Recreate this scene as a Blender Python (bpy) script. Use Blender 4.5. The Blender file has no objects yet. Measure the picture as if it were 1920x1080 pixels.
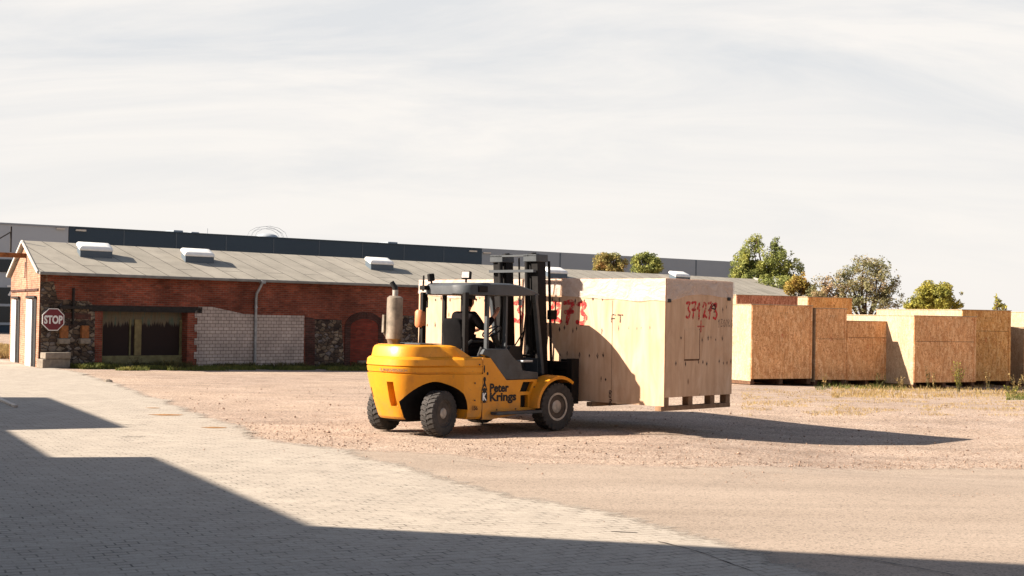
import bpy, bmesh, math, random
from mathutils import Vector, Matrix, noise
random.seed(7)
R = math.radians
scn = bpy.context.scene
C = scn.collection

# ---------------------------------------------------------------- camera
FPX, H0, ROLL, HC = 2640.0, 590.0, 0.017, 2.1
pit = math.atan((H0-540)/FPX)
fw = Vector((0, math.cos(pit), math.sin(pit)))
r0 = Vector((1, 0, 0)); u0 = r0.cross(fw)
rt = r0*math.cos(ROLL)+u0*math.sin(ROLL); up = u0*math.cos(ROLL)-r0*math.sin(ROLL)
CP = Vector((0, 0, HC))
cd = bpy.data.cameras.new('camera'); cam = bpy.data.objects.new('camera', cd); C.objects.link(cam)
cd.sensor_width = 36; cd.lens = FPX/1920*36; cd.clip_end = 6000; cd.clip_start = 0.1
M = Matrix((rt, up, -fw)).transposed().to_4x4(); M.translation = CP
cam.matrix_world = M
scn.camera = cam
scn.render.resolution_x = 1920; scn.render.resolution_y = 1080
scn.view_settings.view_transform = 'Standard'; scn.view_settings.look = 'None'
scn.view_settings.gamma = 1; scn.view_settings.exposure = 1.6

def ray(px, py): return fw+rt*((px-960)/FPX)-up*((py-540)/FPX)
BX, BY = Vector((.693, .72, 0)).normalized(), Vector((-.72, .693, 0)).normalized()
BO = Vector((-16.43, 49.0, 0))
def gh(x, y):
    t = (x-BO.x)*BX.x+(y-BO.y)*BX.y
    s = min(1, max(0, (y-32)/16)); s = s*s*(3-2*s)
    e = min(1, max(0, (x-2.5)/4)); e = e*e*(3-2*e); f = min(1, max(0, (y-17)/4))*min(1, max(0, (34-y)/6)); f = f*f*(3-2*f)
    return -min(1.2, .018*max(0, t))*s-.18*e*f
def gp(px, py):
    d = ray(px, py); z = 0
    for _ in range(12):
        P = CP+d*((z-HC)/d.z); z = .5*z+.5*gh(P.x, P.y)
    return P
def atY(px, py, Y):
    d = ray(px, py); return CP+d*(Y/d.y)
def onp(px, py, O, n):
    d = ray(px, py); return CP+d*((O-CP).dot(n)/d.dot(n))

# ---------------------------------------------------------------- sun and sky
ELEV, LA = R(30.5), R(12)
Lh = Vector((math.cos(LA), math.sin(LA), 0))
LD = Vector((Lh.x*math.cos(ELEV), Lh.y*math.cos(ELEV), -math.sin(ELEV)))
sl = bpy.data.lights.new('sun', 'SUN'); sun = bpy.data.objects.new('sun', sl); C.objects.link(sun)
sl.energy = 5.0; sl.angle = R(.5); sl.color = (1, .89, .76)
sun.rotation_euler = LD.to_track_quat('-Z', 'Y').to_euler(); sun.location = (-30, 10, 40)
w = bpy.data.worlds.new('World'); scn.world = w; w.use_nodes = True
nt = w.node_tree; nt.nodes.clear()
def wn(t, **k):
    n = nt.nodes.new(t)
    for a, b in k.items(): setattr(n, a, b)
    return n
L = nt.links.new
sky = wn('ShaderNodeTexSky', sky_type='NISHITA', sun_disc=False, sun_elevation=ELEV,
         sun_rotation=math.atan2(-Lh.x, -Lh.y), air_density=1.0, dust_density=1.5)
tc = wn('ShaderNodeTexCoord')
sep = wn('ShaderNodeSeparateXYZ'); L(tc.outputs['Generated'], sep.inputs[0])
def wm(op, a, b=None, clamp=False):
    n = wn('ShaderNodeMath', operation=op, use_clamp=clamp)
    for i, v in enumerate((a, b)):
        if v is None: continue
        if isinstance(v, (int, float)): n.inputs[i].default_value = v
        else: L(v, n.inputs[i])
    return n.outputs[0]
zz = wm('ADD', wm('MAXIMUM', sep.outputs[2], 0), .26)
cmb = wn('ShaderNodeCombineXYZ'); L(wm('DIVIDE', sep.outputs[0], zz), cmb.inputs[0]); L(wm('DIVIDE', sep.outputs[1], zz), cmb.inputs[1])
mp = wn('ShaderNodeMapping'); L(cmb.outputs[0], mp.inputs[0]); mp.inputs['Rotation'].default_value = (0, 0, R(-58)); mp.inputs['Scale'].default_value = (.6, 1.9, 1)
n1 = wn('ShaderNodeTexNoise'); L(mp.outputs[0], n1.inputs['Vector']); n1.inputs['Scale'].default_value = 1.7; n1.inputs['Detail'].default_value = 12; n1.inputs['Roughness'].default_value = .62; n1.inputs['Distortion'].default_value = .8
rp = wn('ShaderNodeValToRGB'); L(n1.outputs[0], rp.inputs[0])
rp.color_ramp.elements[0].position = .33; rp.color_ramp.elements[0].color = (.80, .81, .825, 1)
rp.color_ramp.elements[1].position = .60; rp.color_ramp.elements[1].color = (1.0, .96, .915, 1)
# pale haze towards the horizon
hz = wm('SUBTRACT', 1, wm('MULTIPLY', sep.outputs[2], 5.5), True)
mxh = wn('ShaderNodeMix', data_type='RGBA'); L(hz, mxh.inputs[0]); L(rp.outputs[0], mxh.inputs[6]); mxh.inputs[7].default_value = (.99, .945, .90, 1)
sc1 = wn('ShaderNodeVectorMath', operation='SCALE'); L(mxh.outputs[2], sc1.inputs[0]); sc1.inputs['Scale'].default_value = 6.45
fac = wm('SUBTRACT', .97, wm('MULTIPLY', wm('SUBTRACT', sep.outputs[2], .27, True), 5.0), False)
fac = wm('MAXIMUM', fac, .03)
fac = wm('MAXIMUM', fac, wm('MULTIPLY', wm('SUBTRACT', 1.6, wm('MULTIPLY', sep.outputs[2], 3.2), True), wm('MULTIPLY', sep.outputs[1], -3, True)))  # extra cloud brightness low behind the camera, added to lift shaded fronts
fac = wm('MULTIPLY', fac, wm('ADD', wm('MAXIMUM', wm('MULTIPLY', sep.outputs[1], -3, True), .06), wm('MULTIPLY', wm('SUBTRACT', sep.outputs[1], .15), 1.6, True), True))
mx = wn('ShaderNodeMix', data_type='RGBA'); L(fac, mx.inputs[0]); L(sky.outputs[0], mx.inputs[6]); L(sc1.outputs[0], mx.inputs[7])
bg = wn('ShaderNodeBackground'); bg.inputs[1].default_value = .05; L(mx.outputs[2], bg.inputs[0])
wo = wn('ShaderNodeOutputWorld'); L(bg.outputs[0], wo.inputs[0])

# ---------------------------------------------------------------- materials
class NT:
    def __init__(s, name, rough=.8, metal=0, spec=.3):
        s.m = bpy.data.materials.new(name); s.m.use_nodes = True; s.t = s.m.node_tree
        s.b = s.t.nodes['Principled BSDF']; s.b.inputs['Roughness'].default_value = rough; s.b.inputs['Metallic'].default_value = metal
        s.b.inputs['Specular IOR Level'].default_value = spec
        s.tc = s.n('ShaderNodeTexCoord')
    def n(s, t, **k):
        n = s.t.nodes.new(t)
        for a, b in k.items(): setattr(n, a, b)
        return n
    def l(s, a, b): s.t.links.new(a, b)
    def co(s, kind='Object', scale=(1, 1, 1), rot=(0, 0, 0), loc=(0, 0, 0)):
        m = s.n('ShaderNodeMapping'); s.l(s.tc.outputs[kind], m.inputs[0]); m.inputs['Scale'].default_value = scale
        m.inputs['Rotation'].default_value = rot; m.inputs['Location'].default_value = loc
        return m.outputs[0]
    def noise(s, sc, det=4, rough=.5, v=None, dist=0):
        n = s.n('ShaderNodeTexNoise'); n.inputs['Scale'].default_value = sc; n.inputs['Detail'].default_value = det
        n.inputs['Roughness'].default_value = rough; n.inputs['Distortion'].default_value = dist
        s.l(v if v is not None else s.tc.outputs['Object'], n.inputs['Vector']); return n.outputs[0]
    def vor(s, sc, v=None, out='Distance', feature='F1', rnd=1):
        n = s.n('ShaderNodeTexVoronoi', feature=feature); n.inputs['Scale'].default_value = sc; n.inputs['Randomness'].default_value = rnd
        s.l(v if v is not None else s.tc.outputs['Object'], n.inputs['Vector']); return n.outputs[out]
    def ramp(s, f, stops):
        r = s.n('ShaderNodeValToRGB'); s.l(f, r.inputs[0]); e = r.color_ramp.elements
        while len(e) < len(stops): e.new(.5)
        for i, (p, c) in enumerate(stops):
            e[i].position = p; e[i].color = (*c, 1) if not isinstance(c, (int, float)) else (c, c, c, 1)
        return r.outputs[0]
    def mix(s, f, a, b, mode='MIX'):
        m = s.n('ShaderNodeMix', data_type='RGBA', blend_type=mode)
        for i, v in ((0, f), (6, a), (7, b)):
            if isinstance(v, (int, float)): m.inputs[i].default_value = v if i == 0 else (v, v, v, 1)
            elif isinstance(v, tuple): m.inputs[i].default_value = (*v, 1)
            else: s.l(v, m.inputs[i])
        return m.outputs[2]
    def col(s, c):
        if isinstance(c, tuple): s.b.inputs['Base Color'].default_value = (*c, 1)
        else: s.l(c, s.b.inputs['Base Color'])
        return s
    def bump(s, h, st=.3, d=.02):
        n = s.n('ShaderNodeBump'); n.inputs['Strength'].default_value = st; n.inputs['Distance'].default_value = d
        s.l(h, n.inputs['Height']); s.l(n.outputs[0], s.b.inputs['Normal']); return s
    def brick(s, w, h, mort, c1, c2, cm, v=None, off=.5, bias=0, smooth=.1):
        n = s.n('ShaderNodeTexBrick'); n.offset = off
        n.inputs['Scale'].default_value = 1; n.inputs['Brick Width'].default_value = w; n.inputs['Row Height'].default_value = h
        n.inputs['Mortar Size'].default_value = mort; n.inputs['Mortar Smooth'].default_value = smooth; n.inputs['Bias'].default_value = bias
        for k, c in (('Color1', c1), ('Color2', c2), ('Mortar', cm)): n.inputs[k].default_value = (*c, 1)
        s.l(v if v is not None else s.tc.outputs['UV'], n.inputs['Vector']); return n.outputs[0], n.outputs[1]

def plain(name, c, rough=.6, metal=0, var=.25, sc=6, bump=0, spec=.3):
    a = NT(name, rough, metal, spec)
    f = a.ramp(a.noise(sc, 5, .6), [(.3, tuple(x*(1-var) for x in c)), (.7, tuple(min(1, x*(1+var)) for x in c))])
    a.col(f)
    if bump: a.bump(a.noise(sc*6, 3), bump, .01)
    return a.m
MT = {}
# brick
def brickmat(name, c1, c2, cm, dirt):
    a = NT(name, .9, spec=.15)
    uv = a.n('ShaderNodeMixRGB') if False else None
    jit = a.n('ShaderNodeVectorMath', operation='SCALE'); nz = a.n('ShaderNodeTexNoise'); nz.inputs['Scale'].default_value = 1.3
    a.l(a.tc.outputs['UV'], nz.inputs['Vector']); a.l(nz.outputs['Color'], jit.inputs[0]); jit.inputs['Scale'].default_value = .03
    ad = a.n('ShaderNodeVectorMath', operation='ADD'); a.l(a.tc.outputs['UV'], ad.inputs[0]); a.l(jit.outputs[0], ad.inputs[1])
    c, f = a.brick(.25, .077, .0085, c1, c2, cm, ad.outputs[0])
    vv = a.co('UV', (4, 13, 1))
    cell = a.vor(1.0, vv, 'Color')
    c = a.mix(.35, c, a.mix(1, c, a.ramp(cell, [(.1, .45), (.9, 1.6)]), 'MULTIPLY'))
    d = a.ramp(a.noise(.55, 6, .62, a.tc.outputs['UV']), [(.36, .35), (.62, 1.1)])
    c = a.mix(dirt, c, a.mix(1, c, d, 'MULTIPLY'))
    a.col(c); a.bump(f, -.5, .012)
    return a.m
MT['brick'] = brickmat('red_brick', (.25, .060, .034), (.15, .038, .024), (.17, .105, .075), .7)
MT['brick_gable'] = brickmat('orange_brick', (.33, .165, .10), (.26, .115, .07), (.32, .23, .17), .45)
MT['brick_dark'] = brickmat('dark_brick', (.10, .035, .028), (.055, .026, .022), (.09, .06, .045), .6)
MT['brick_red2'] = brickmat('deep_red_brick', (.23, .04, .025), (.15, .03, .022), (.10, .05, .035), .5)
a = NT('pale_block', .9, spec=.2)
c, f = a.brick(.25, .13, .011, (.47, .39, .34), (.40, .33, .29), (.17, .12, .10))
c = a.mix(.5, c, a.mix(1, c, a.ramp(a.noise(1.2, 6, .6, a.tc.outputs['UV']), [(.3, .5), (.65, 1.1)]), 'MULTIPLY'))
c = a.mix(.6, c, a.mix(1, c, a.ramp(a.noise(5, 7, .75, a.co('UV', (1, .25, 1))), [(.35, .7), (.6, 1.08)]), 'MULTIPLY'))
a.col(c); a.bump(f, -.4, .01); MT['block'] = a.m
a = NT('rubble_stone', .95, spec=.1)
vv = a.co('UV', (3.2, 5.0, 1))
ds = a.n('ShaderNodeVectorMath', operation='ADD'); a.l(vv, ds.inputs[0])
nn = a.n('ShaderNodeTexNoise'); a.l(vv, nn.inputs['Vector']); nn.inputs['Scale'].default_value = 1.5
sc_ = a.n('ShaderNodeVectorMath', operation='SCALE'); a.l(nn.outputs['Color'], sc_.inputs[0]); sc_.inputs['Scale'].default_value = .7; a.l(sc_.outputs[0], ds.inputs[1])
cell = a.vor(1.3, ds.outputs[0], 'Color'); edge = a.vor(1.3, ds.outputs[0], 'Distance', 'DISTANCE_TO_EDGE')
c = a.ramp(cell, [(.15, (.045, .032, .028)), (.4, (.12, .085, .06)), (.6, (.22, .17, .12)), (.85, (.15, .13, .125))])
c = a.mix(a.ramp(edge, [(.02, 0), (.10, 1)]), (.05, .036, .03), c)
c = a.mix(.8, c, a.mix(1, c, a.ramp(a.noise(3, 6, .6, a.tc.outputs['UV']), [(.3, .45), (.65, 1.3)]), 'MULTIPLY'))
a.col(c); a.bump(a.ramp(edge, [(0, 0), (.2, 1)]), .9, .04); MT['rubble'] = a.m
a = NT('roofing_felt', .95, spec=.15)
c, f = a.brick(5.0, 1.0, .02, (.32, .29, .24), (.285, .26, .215), (.075, .065, .055), a.co('UV', (1, 1, 1), (0, 0, R(90))), .35)
c = a.mix(.7, c, a.mix(1, c, a.ramp(a.noise(.9, 6, .65), [(.3, .70), (.7, 1.16)]), 'MULTIPLY'))
c = a.mix(.5, c, a.mix(1, c, a.ramp(a.noise(45, 3, .7), [(.3, .75), (.7, 1.2)]), 'MULTIPLY'))
a.col(c); a.bump(f, -.5, .02); MT['felt'] = a.m
# gravel
a = NT('gravel', .95, spec=.1)
big = a.noise(.16, 5, .6); mid = a.noise(1.1, 5, .65); st = a.vor(38, None, 'Color'); st2 = a.vor(38, None, 'Distance'); fine = a.noise(60, 3, .8)
c = a.ramp(mid, [(.3, (.26, .19, .143)), (.55, (.33, .25, .195)), (.75, (.38, .298, .24))])
c = a.mix(a.ramp(big, [(.42, 0), (.62, .7)]), c, (.40, .30, .225))
tk = a.noise(.8, 4, .6, a.co('Object', (.12, 1.4, 1), (0, 0, R(-20))))
c = a.mix(.5, c, a.mix(1, c, a.ramp(tk, [(.35, .76), (.6, 1.08)]), 'MULTIPLY'))
c = a.mix(a.ramp(a.vor(13, None), [(.05, .85), (.12, 0)]), c, (.13, .085, .06))
c = a.mix(.75, c, a.mix(1, c, a.ramp(st, [(.08, .35), (.5, 1.0), (.92, 1.7)]), 'MULTIPLY'))
c = a.mix(.7, c, a.mix(1, c, a.ramp(fine, [(.32, .5), (.68, 1.45)]), 'MULTIPLY'))
a.col(c)
hh = a.mix(.5, a.ramp(st2, [(0, 1), (.8, 0)]), fine); a.bump(hh, .7, .02); MT['gravel'] = a.m
# pavers along the street
SA = math.atan2(.45, .89)
a = NT('pavers', .9, spec=.15)
vv = a.co('Object', (1, 1, 1), (0, 0, -SA))
nn = a.n('ShaderNodeTexNoise'); a.l(vv, nn.inputs['Vector']); nn.inputs['Scale'].default_value = .8
sc_ = a.n('ShaderNodeVectorMath', operation='SCALE'); a.l(nn.outputs['Color'], sc_.inputs[0]); sc_.inputs['Scale'].default_value = .16
ds = a.n('ShaderNodeVectorMath', operation='ADD'); a.l(vv, ds.inputs[0]); a.l(sc_.outputs[0], ds.inputs[1])
c, f = a.brick(.21, .125, .010, (.365, .32, .265), (.33, .285, .235), (.12, .10, .08), ds.outputs[0], smooth=.3)
jm = a.ramp(a.noise(2.2, 4, .7), [(.40, .10), (.64, 1)])
base = a.ramp(a.noise(.5, 5, .6), [(.3, (.325, .28, .23)), (.7, (.385, .335, .275))])
c = a.mix(jm, base, c)
cell = a.vor(1, a.co('Object', (4.7, 8, 1), (0, 0, -SA)), 'Color')
c = a.mix(.3, c, a.mix(1, c, a.ramp(cell, [(.1, .75), (.9, 1.25)]), 'MULTIPLY'))
c = a.mix(.6, c, a.mix(1, c, a.ramp(a.noise(70, 3, .8), [(.3, .65), (.7, 1.3)]), 'MULTIPLY'))
c = a.mix(a.ramp(a.noise(.9, 7, .7, None, 1.0), [(.66, 0), (.74, .35)]), c, (.13, .09, .06))
a.col(c); a.bump(f, -.6, .012); MT['pavers'] = a.m
a = NT('worn_asphalt', .92, spec=.15)
c = a.ramp(a.noise(.35, 6, .62, a.co('Object', (.4, 1.4, 1), (0, 0, R(12)))), [(.3, (.28, .22, .17)), (.7, (.35, .28, .22))])
c = a.mix(.65, c, a.mix(1, c, a.ramp(a.noise(55, 3, .8), [(.3, .6), (.7, 1.35)]), 'MULTIPLY'))
c = a.mix(a.ramp(a.vor(9, None), [(.04, .8), (.10, 0)]), c, (.08, .055, .04))
c = a.mix(.8, c, a.mix(1, c, a.ramp(a.vor(45, None, 'Color'), [(.05, .45), (.35, .95), (.95, 1.12)]), 'MULTIPLY'))
tk = a.noise(.9, 4, .6, a.co('Object', (.10, 1.6, 1), (0, 0, R(-14))))
c = a.mix(.4, c, a.mix(1, c, a.ramp(tk, [(.35, .78), (.6, 1.08)]), 'MULTIPLY'))
c = a.mix(a.ramp(a.noise(3.0, 8, .75), [(.62, 0), (.72, .4)]), c, (.20, .13, .09))
a.col(c); a.bump(a.noise(40, 3, .8), .4, .01); MT['asphalt'] = a.m
# plywood and strand board
def ply(name, c1, c2, c3):
    a = NT(name, .75, spec=.25)
    v1 = a.co('UV', (1.5, .32, 1)); g1 = a.noise(1.8, 7, .62, v1, 1.8)
    wv = a.n('ShaderNodeTexWave', wave_type='BANDS', bands_direction='X'); a.l(a.co('UV', (1, .10, 1)), wv.inputs['Vector'])
    wv.inputs['Scale'].default_value = 2.2; wv.inputs['Distortion'].default_value = 9; wv.inputs['Detail'].default_value = 3; wv.inputs['Detail Scale'].default_value = .8
    c = a.ramp(g1, [(.3, c1), (.52, c2), (.72, c3)])
    c = a.mix(.35, c, a.mix(1, c, a.ramp(wv.outputs[0], [(0, .86), (.35, 1.0), (1, 1.04)]), 'MULTIPLY'))
    k = a.vor(1.1, a.co('UV', (2.4, 1.1, 1)), 'Distance')
    c = a.mix(a.ramp(k, [(.04, .75), (.085, 0)]), c, (.13, .06, .025))
    c = a.mix(a.ramp(a.noise(1.1, 5, .6, a.tc.outputs['UV']), [(.55, 0), (.8, .5)]), c, tuple(x*y for x, y in zip(c1, (.9, .72, .55))))
    a.col(c); a.bump(g1, .12, .01); return a.m
MT['ply'] = ply('plywood', (.43, .255, .15), (.53, .335, .21), (.60, .405, .275))
def osb(name, c1, c2, c3):
    a = NT(name, .75, spec=.2)
    v1 = a.co('UV', (17, 4.5, 1)); v2 = a.co('UV', (15, 5, 1), (0, 0, .35)); v3 = a.co('UV', (15, 6, 1), (0, 0, -.5))
    c = a.ramp(a.vor(1, v1, 'Color'), [(.1, c1), (.5, c2), (.9, c3)])
    c2_ = a.ramp(a.vor(1, v2, 'Color'), [(.1, c1), (.5, c2), (.9, c3)])
    c3_ = a.ramp(a.vor(1, v3, 'Color'), [(.1, c1), (.5, c2), (.9, c3)])
    c = a.mix(a.ramp(a.noise(11, 2, .5, a.tc.outputs['UV']), [(.46, 0), (.54, 1)]), c, c2_)
    c = a.mix(a.ramp(a.noise(14, 2, .5, a.co('UV', (1, 1, 1), (0, 0, 0), (5, 3, 0))), [(.5, 0), (.56, 1)]), c, c3_)
    c = a.mix(.5, c, a.mix(1, c, a.ramp(a.noise(.9, 6, .65, a.tc.outputs['UV']), [(.3, .6), (.7, 1.25)]), 'MULTIPLY'))
    a.col(c); return a.m
MT['osb'] = osb('strand_board', (.50, .215, .085), (.74, .37, .155), (.90, .56, .30))
MT['osb2'] = osb('strand_board_orange', (.46, .18, .055), (.74, .36, .11), (.86, .52, .22))
MT['osb3'] = osb('strand_board_red', (.28, .10, .055), (.44, .18, .10), (.62, .32, .2))
MT['osb_sunlit'] = osb('strand_board_sunlit', (.30, .21, .13), (.38, .28, .18), (.48, .37, .25))  # same strand board with a sunlit tone in its colour, for sun-facing sides, lids
MT['lumber'] = plain('rough_lumber', (.20, .115, .065), .9, 0, .35, 9)
MT['lumber_dark'] = plain('dark_lumber', (.11, .055, .03), .9, 0, .35, 9)
a = NT('plastic_film', .45, spec=.4)
nf = a.noise(2.4, 5, .6, a.co('Object', (1, 1, 1.6)), 1.5)
tr = a.n('ShaderNodeBsdfTransparent'); ms = a.n('ShaderNodeMixShader')
a.col((.62, .52, .46)); a.bump(nf, .9, .06)
a.l(a.ramp(nf, [(.3, .33), (.7, .62)]), ms.inputs[0]); a.l(tr.outputs[0], ms.inputs[1]); a.l(a.b.outputs[0], ms.inputs[2])
a.l(ms.outputs[0], a.t.nodes['Material Output'].inputs[0]); MT['film'] = a.m
def spray(name, c, lo=.40, hi=.55, sc=14):
    a = NT(name, .8); a.col(c)
    tr = a.n('ShaderNodeBsdfTransparent'); ms = a.n('ShaderNodeMixShader')
    a.l(a.ramp(a.noise(sc, 4, .7), [(lo, .25), (hi, .95)]), ms.inputs[0]); a.l(tr.outputs[0], ms.inputs[1]); a.l(a.b.outputs[0], ms.inputs[2])
    a.l(ms.outputs[0], a.t.nodes['Material Output'].inputs[0]); return a.m
MT['spray'] = spray('red_spray', (.50, .03, .03))
MT['ink'] = spray('black_ink', (.03, .025, .025))
MT['inkfaint'] = spray('faded_ink', (.08, .04, .02), .5, .8, 30)
# forklift
a = NT('yellow_paint', .42, spec=.4)
nz = a.noise(2.2, 6, .65)
c = a.ramp(nz, [(.3, (.54, .20, .006)), (.65, (.64, .26, .008))])
c = a.mix(a.ramp(a.noise(9, 7, .75), [(.58, 0), (.70, .65)]), c, (.26, .11, .02))
c = a.mix(a.ramp(a.noise(3.1, 8, .8, a.co('Object', (1, 1, .35))), [(.55, 0), (.75, .45)]), c, (.20, .10, .03))
geo = a.n('ShaderNodeSeparateXYZ'); a.l(a.tc.outputs['Object'], geo.inputs[0])
low = a.n('ShaderNodeMapRange'); a.l(geo.outputs[2], low.inputs[0]); low.inputs[1].default_value = .75; low.inputs[2].default_value = .25; low.inputs[3].default_value = 0; low.inputs[4].default_value = .8
c = a.mix(a.mix(1, low.outputs[0], a.ramp(a.noise(5, 6, .7), [(.4, 0), (.6, 1)]), 'MULTIPLY'), c, (.28, .15, .05))
a.col(c); a.bump(a.noise(3.5, 4, .5), .15, .03)
a.l(a.ramp(nz, [(.3, .55), (.7, .38)]), a.b.inputs['Roughness']); MT['yellow'] = a.m
MT['grey'] = plain('dark_grey_paint', (.045, .05, .055), .5, 0, .3, 5)
MT['roofgrey'] = plain('roof_grey_paint', (.052, .057, .062), .55, 0, .2, 4)
MT['black'] = plain('black_steel', (.009, .0075, .007), .65, 0, .4, 8, 0, .15)
MT['glazed'] = plain('dark_plastic', (.012, .011, .011), .6, 0, .2, 8)
MT['rubber'] = plain('tyre_rubber', (.045, .040, .037), .9, 0, .35, 12, .3)
MT['rim'] = plain('wheel_rim', (.07, .055, .045), .7, .2, .4, 9)
MT['hub'] = plain('wheel_hub', (.35, .31, .27), .5, .3, .3, 9)
MT['steel'] = plain('galvanised_steel', (.26, .27, .28), .5, .5, .3, 5)
MT['muffler'] = plain('muffler_steel', (.21, .17, .13), .6, .3, .45, 5)
MT['bottle'] = plain('orange_canister', (.55, .20, .09), .5, 0, .3, 5)
MT['rust'] = plain('rusty_iron', (.20, .075, .025), .9, 0, .5, 5)
MT['iron'] = plain('dark_iron', (.022, .018, .016), .8, .2, .4, 8)
MT['white'] = plain('white_paint', (.72, .70, .66), .5, 0, .08, 4)
MT['lamp'] = plain('lamp_lens', (.5, .45, .42), .2, 0, .3, 9)
MT['doorw'] = plain('pale_door_paint', (.46, .45, .45), .6, 0, .1, 2)
MT['concrete'] = plain('concrete', (.20, .165, .13), .95, 0, .3, 6, .3)
MT['stoplet'] = plain('sign_white', (.60, .58, .56), .5, 0, .05, 4)
MT['stopred'] = plain('sign_red', (.12, .012, .018), .5, 0, .1, 4)
MT['trim'] = plain('pale_trim', (.46, .43, .38), .7, 0, .12, 3)
MT['gutter'] = plain('zinc_gutter', (.17, .165, .155), .6, .3, .25, 3)
MT['navy'] = plain('navy_cladding', (.020, .038, .058), .6, 0, .06, .12)
MT['greyclad'] = plain('grey_cladding', (.33, .355, .38), .6, 0, .04, .1)
MT['greyclad2'] = plain('mid_grey_cladding', (.22, .245, .27), .6, 0, .05, .1)
MT['glassdark'] = plain('dark_window', (.012, .02, .026), .25, 0, .2, .4)
MT['cladseam'] = plain('cladding_seam', (.07, .09, .11), .6, 0, .05, 1)
MT['fabric'] = plain('black_fabric', (.006, .0055, .006), .95, 0, .2, 8, 0, .08)
MT['skin'] = plain('skin', (.42, .19, .12), .6, 0, .1, 9)
MT['cloth'] = plain('dark_jacket', (.008, .006, .007), .95, 0, .3, 9, 0, .08)
MT['cap'] = plain('grey_cap', (.04, .042, .045), .9, 0, .3, 9)
MT['shirt'] = plain('grey_vest', (.12, .12, .13), .9, 0, .3, 9)
MT['bark'] = plain('bark', (.09, .06, .04), .95, 0, .4, 6)
MT['plaster'] = plain('facade_plaster', (.35, .31, .26), .9, 0, .15, .6)
MT['tar'] = plain('crack_filler', (.03, .024, .02), .9, 0, .4, 7)
MT['leaflitter'] = plain('wet_leaves', (.25, .12, .035), .9, 0, .5, 8)
MT['stone'] = plain('gravel_stone', (.25, .17, .125), .95, 0, .5, 3)
# weathered gate: paint peeled to dark wood in vertical streaks
a = NT('peeling_gate', .85)
vv = a.co('UV', (7, .45, 1)); sx = a.n('ShaderNodeSeparateXYZ'); a.l(a.tc.outputs['UV'], sx.inputs[0])
n_ = a.noise(2, 5, .7, vv); mr = a.n('ShaderNodeMapRange'); a.l(sx.outputs[1], mr.inputs[0]); mr.inputs[1].default_value = 1.15; mr.inputs[2].default_value = 2.0
sm = a.n('ShaderNodeMath', operation='ADD'); a.l(mr.outputs[0], sm.inputs[0]); a.l(n_, sm.inputs[1])
c = a.mix(a.ramp(sm.outputs[0], [(.88, 0), (1.05, 1)]), (.018, .009, .007), a.ramp(a.noise(3, 4, .6, a.co('UV', (3, .5, 1))), [(.3, (.09, .075, .05)), (.5, (.13, .10, .065)), (.7, (.045, .09, .07))]))
a.col(c); MT['gate'] = a.m
MT['gatesill'] = plain('mossy_yellow_board', (.15, .13, .06), .9, 0, .35, 4)
MT['gatepost'] = plain('yellowed_post', (.17, .13, .06), .9, 0, .3, 4)
def leaf(name, cols, sc=.9):
    a = NT(name, .65, spec=.25)
    f = a.noise(sc, 5, .75)
    c = a.ramp(f, [(.32, cols[0]), (.5, cols[1]), (.68, cols[2])])
    c = a.mix(.8, c, a.mix(1, c, a.ramp(a.noise(sc*9, 2, .7), [(.3, .6), (.7, 1.5)]), 'MULTIPLY'))
    a.col(c)
    tl = a.n('ShaderNodeBsdfTranslucent'); a.l(c, tl.inputs[0]); ms = a.n('ShaderNodeMixShader'); ms.inputs[0].default_value = .3
    a.l(a.b.outputs[0], ms.inputs[1]); a.l(tl.outputs[0], ms.inputs[2]); a.l(ms.outputs[0], a.t.nodes['Material Output'].inputs[0]); return a.m
MT['l_green'] = leaf('green_leaves', [(.10, .125, .035), (.20, .22, .06), (.38, .36, .09)])
MT['l_autumn'] = leaf('autumn_leaves', [(.18, .19, .06), (.29, .25, .08), (.38, .21, .08)])
MT['l_rusty'] = leaf('rusty_green_leaves', [(.12, .14, .06), (.22, .20, .09), (.38, .23, .13)], .7)
MT['l_yellow'] = leaf('yellow_green_leaves', [(.09, .11, .03), (.30, .27, .05), (.55, .45, .08)], .6)
MT['l_orange'] = leaf('orange_leaves', [(.22, .21, .05), (.36, .26, .06), (.38, .17, .06)], .8)
MT['g_dry'] = leaf('dry_grass', [(.30, .19, .08), (.40, .28, .12), (.30, .24, .08)], 1.5)
MT['g_green'] = leaf('green_grass', [(.06, .08, .02), (.14, .15, .035), (.30, .25, .07)], 1.0)
MT['g_dark'] = leaf('dark_weeds', [(.05, .05, .02), (.10, .09, .03), (.18, .14, .05)], 1.0)

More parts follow.
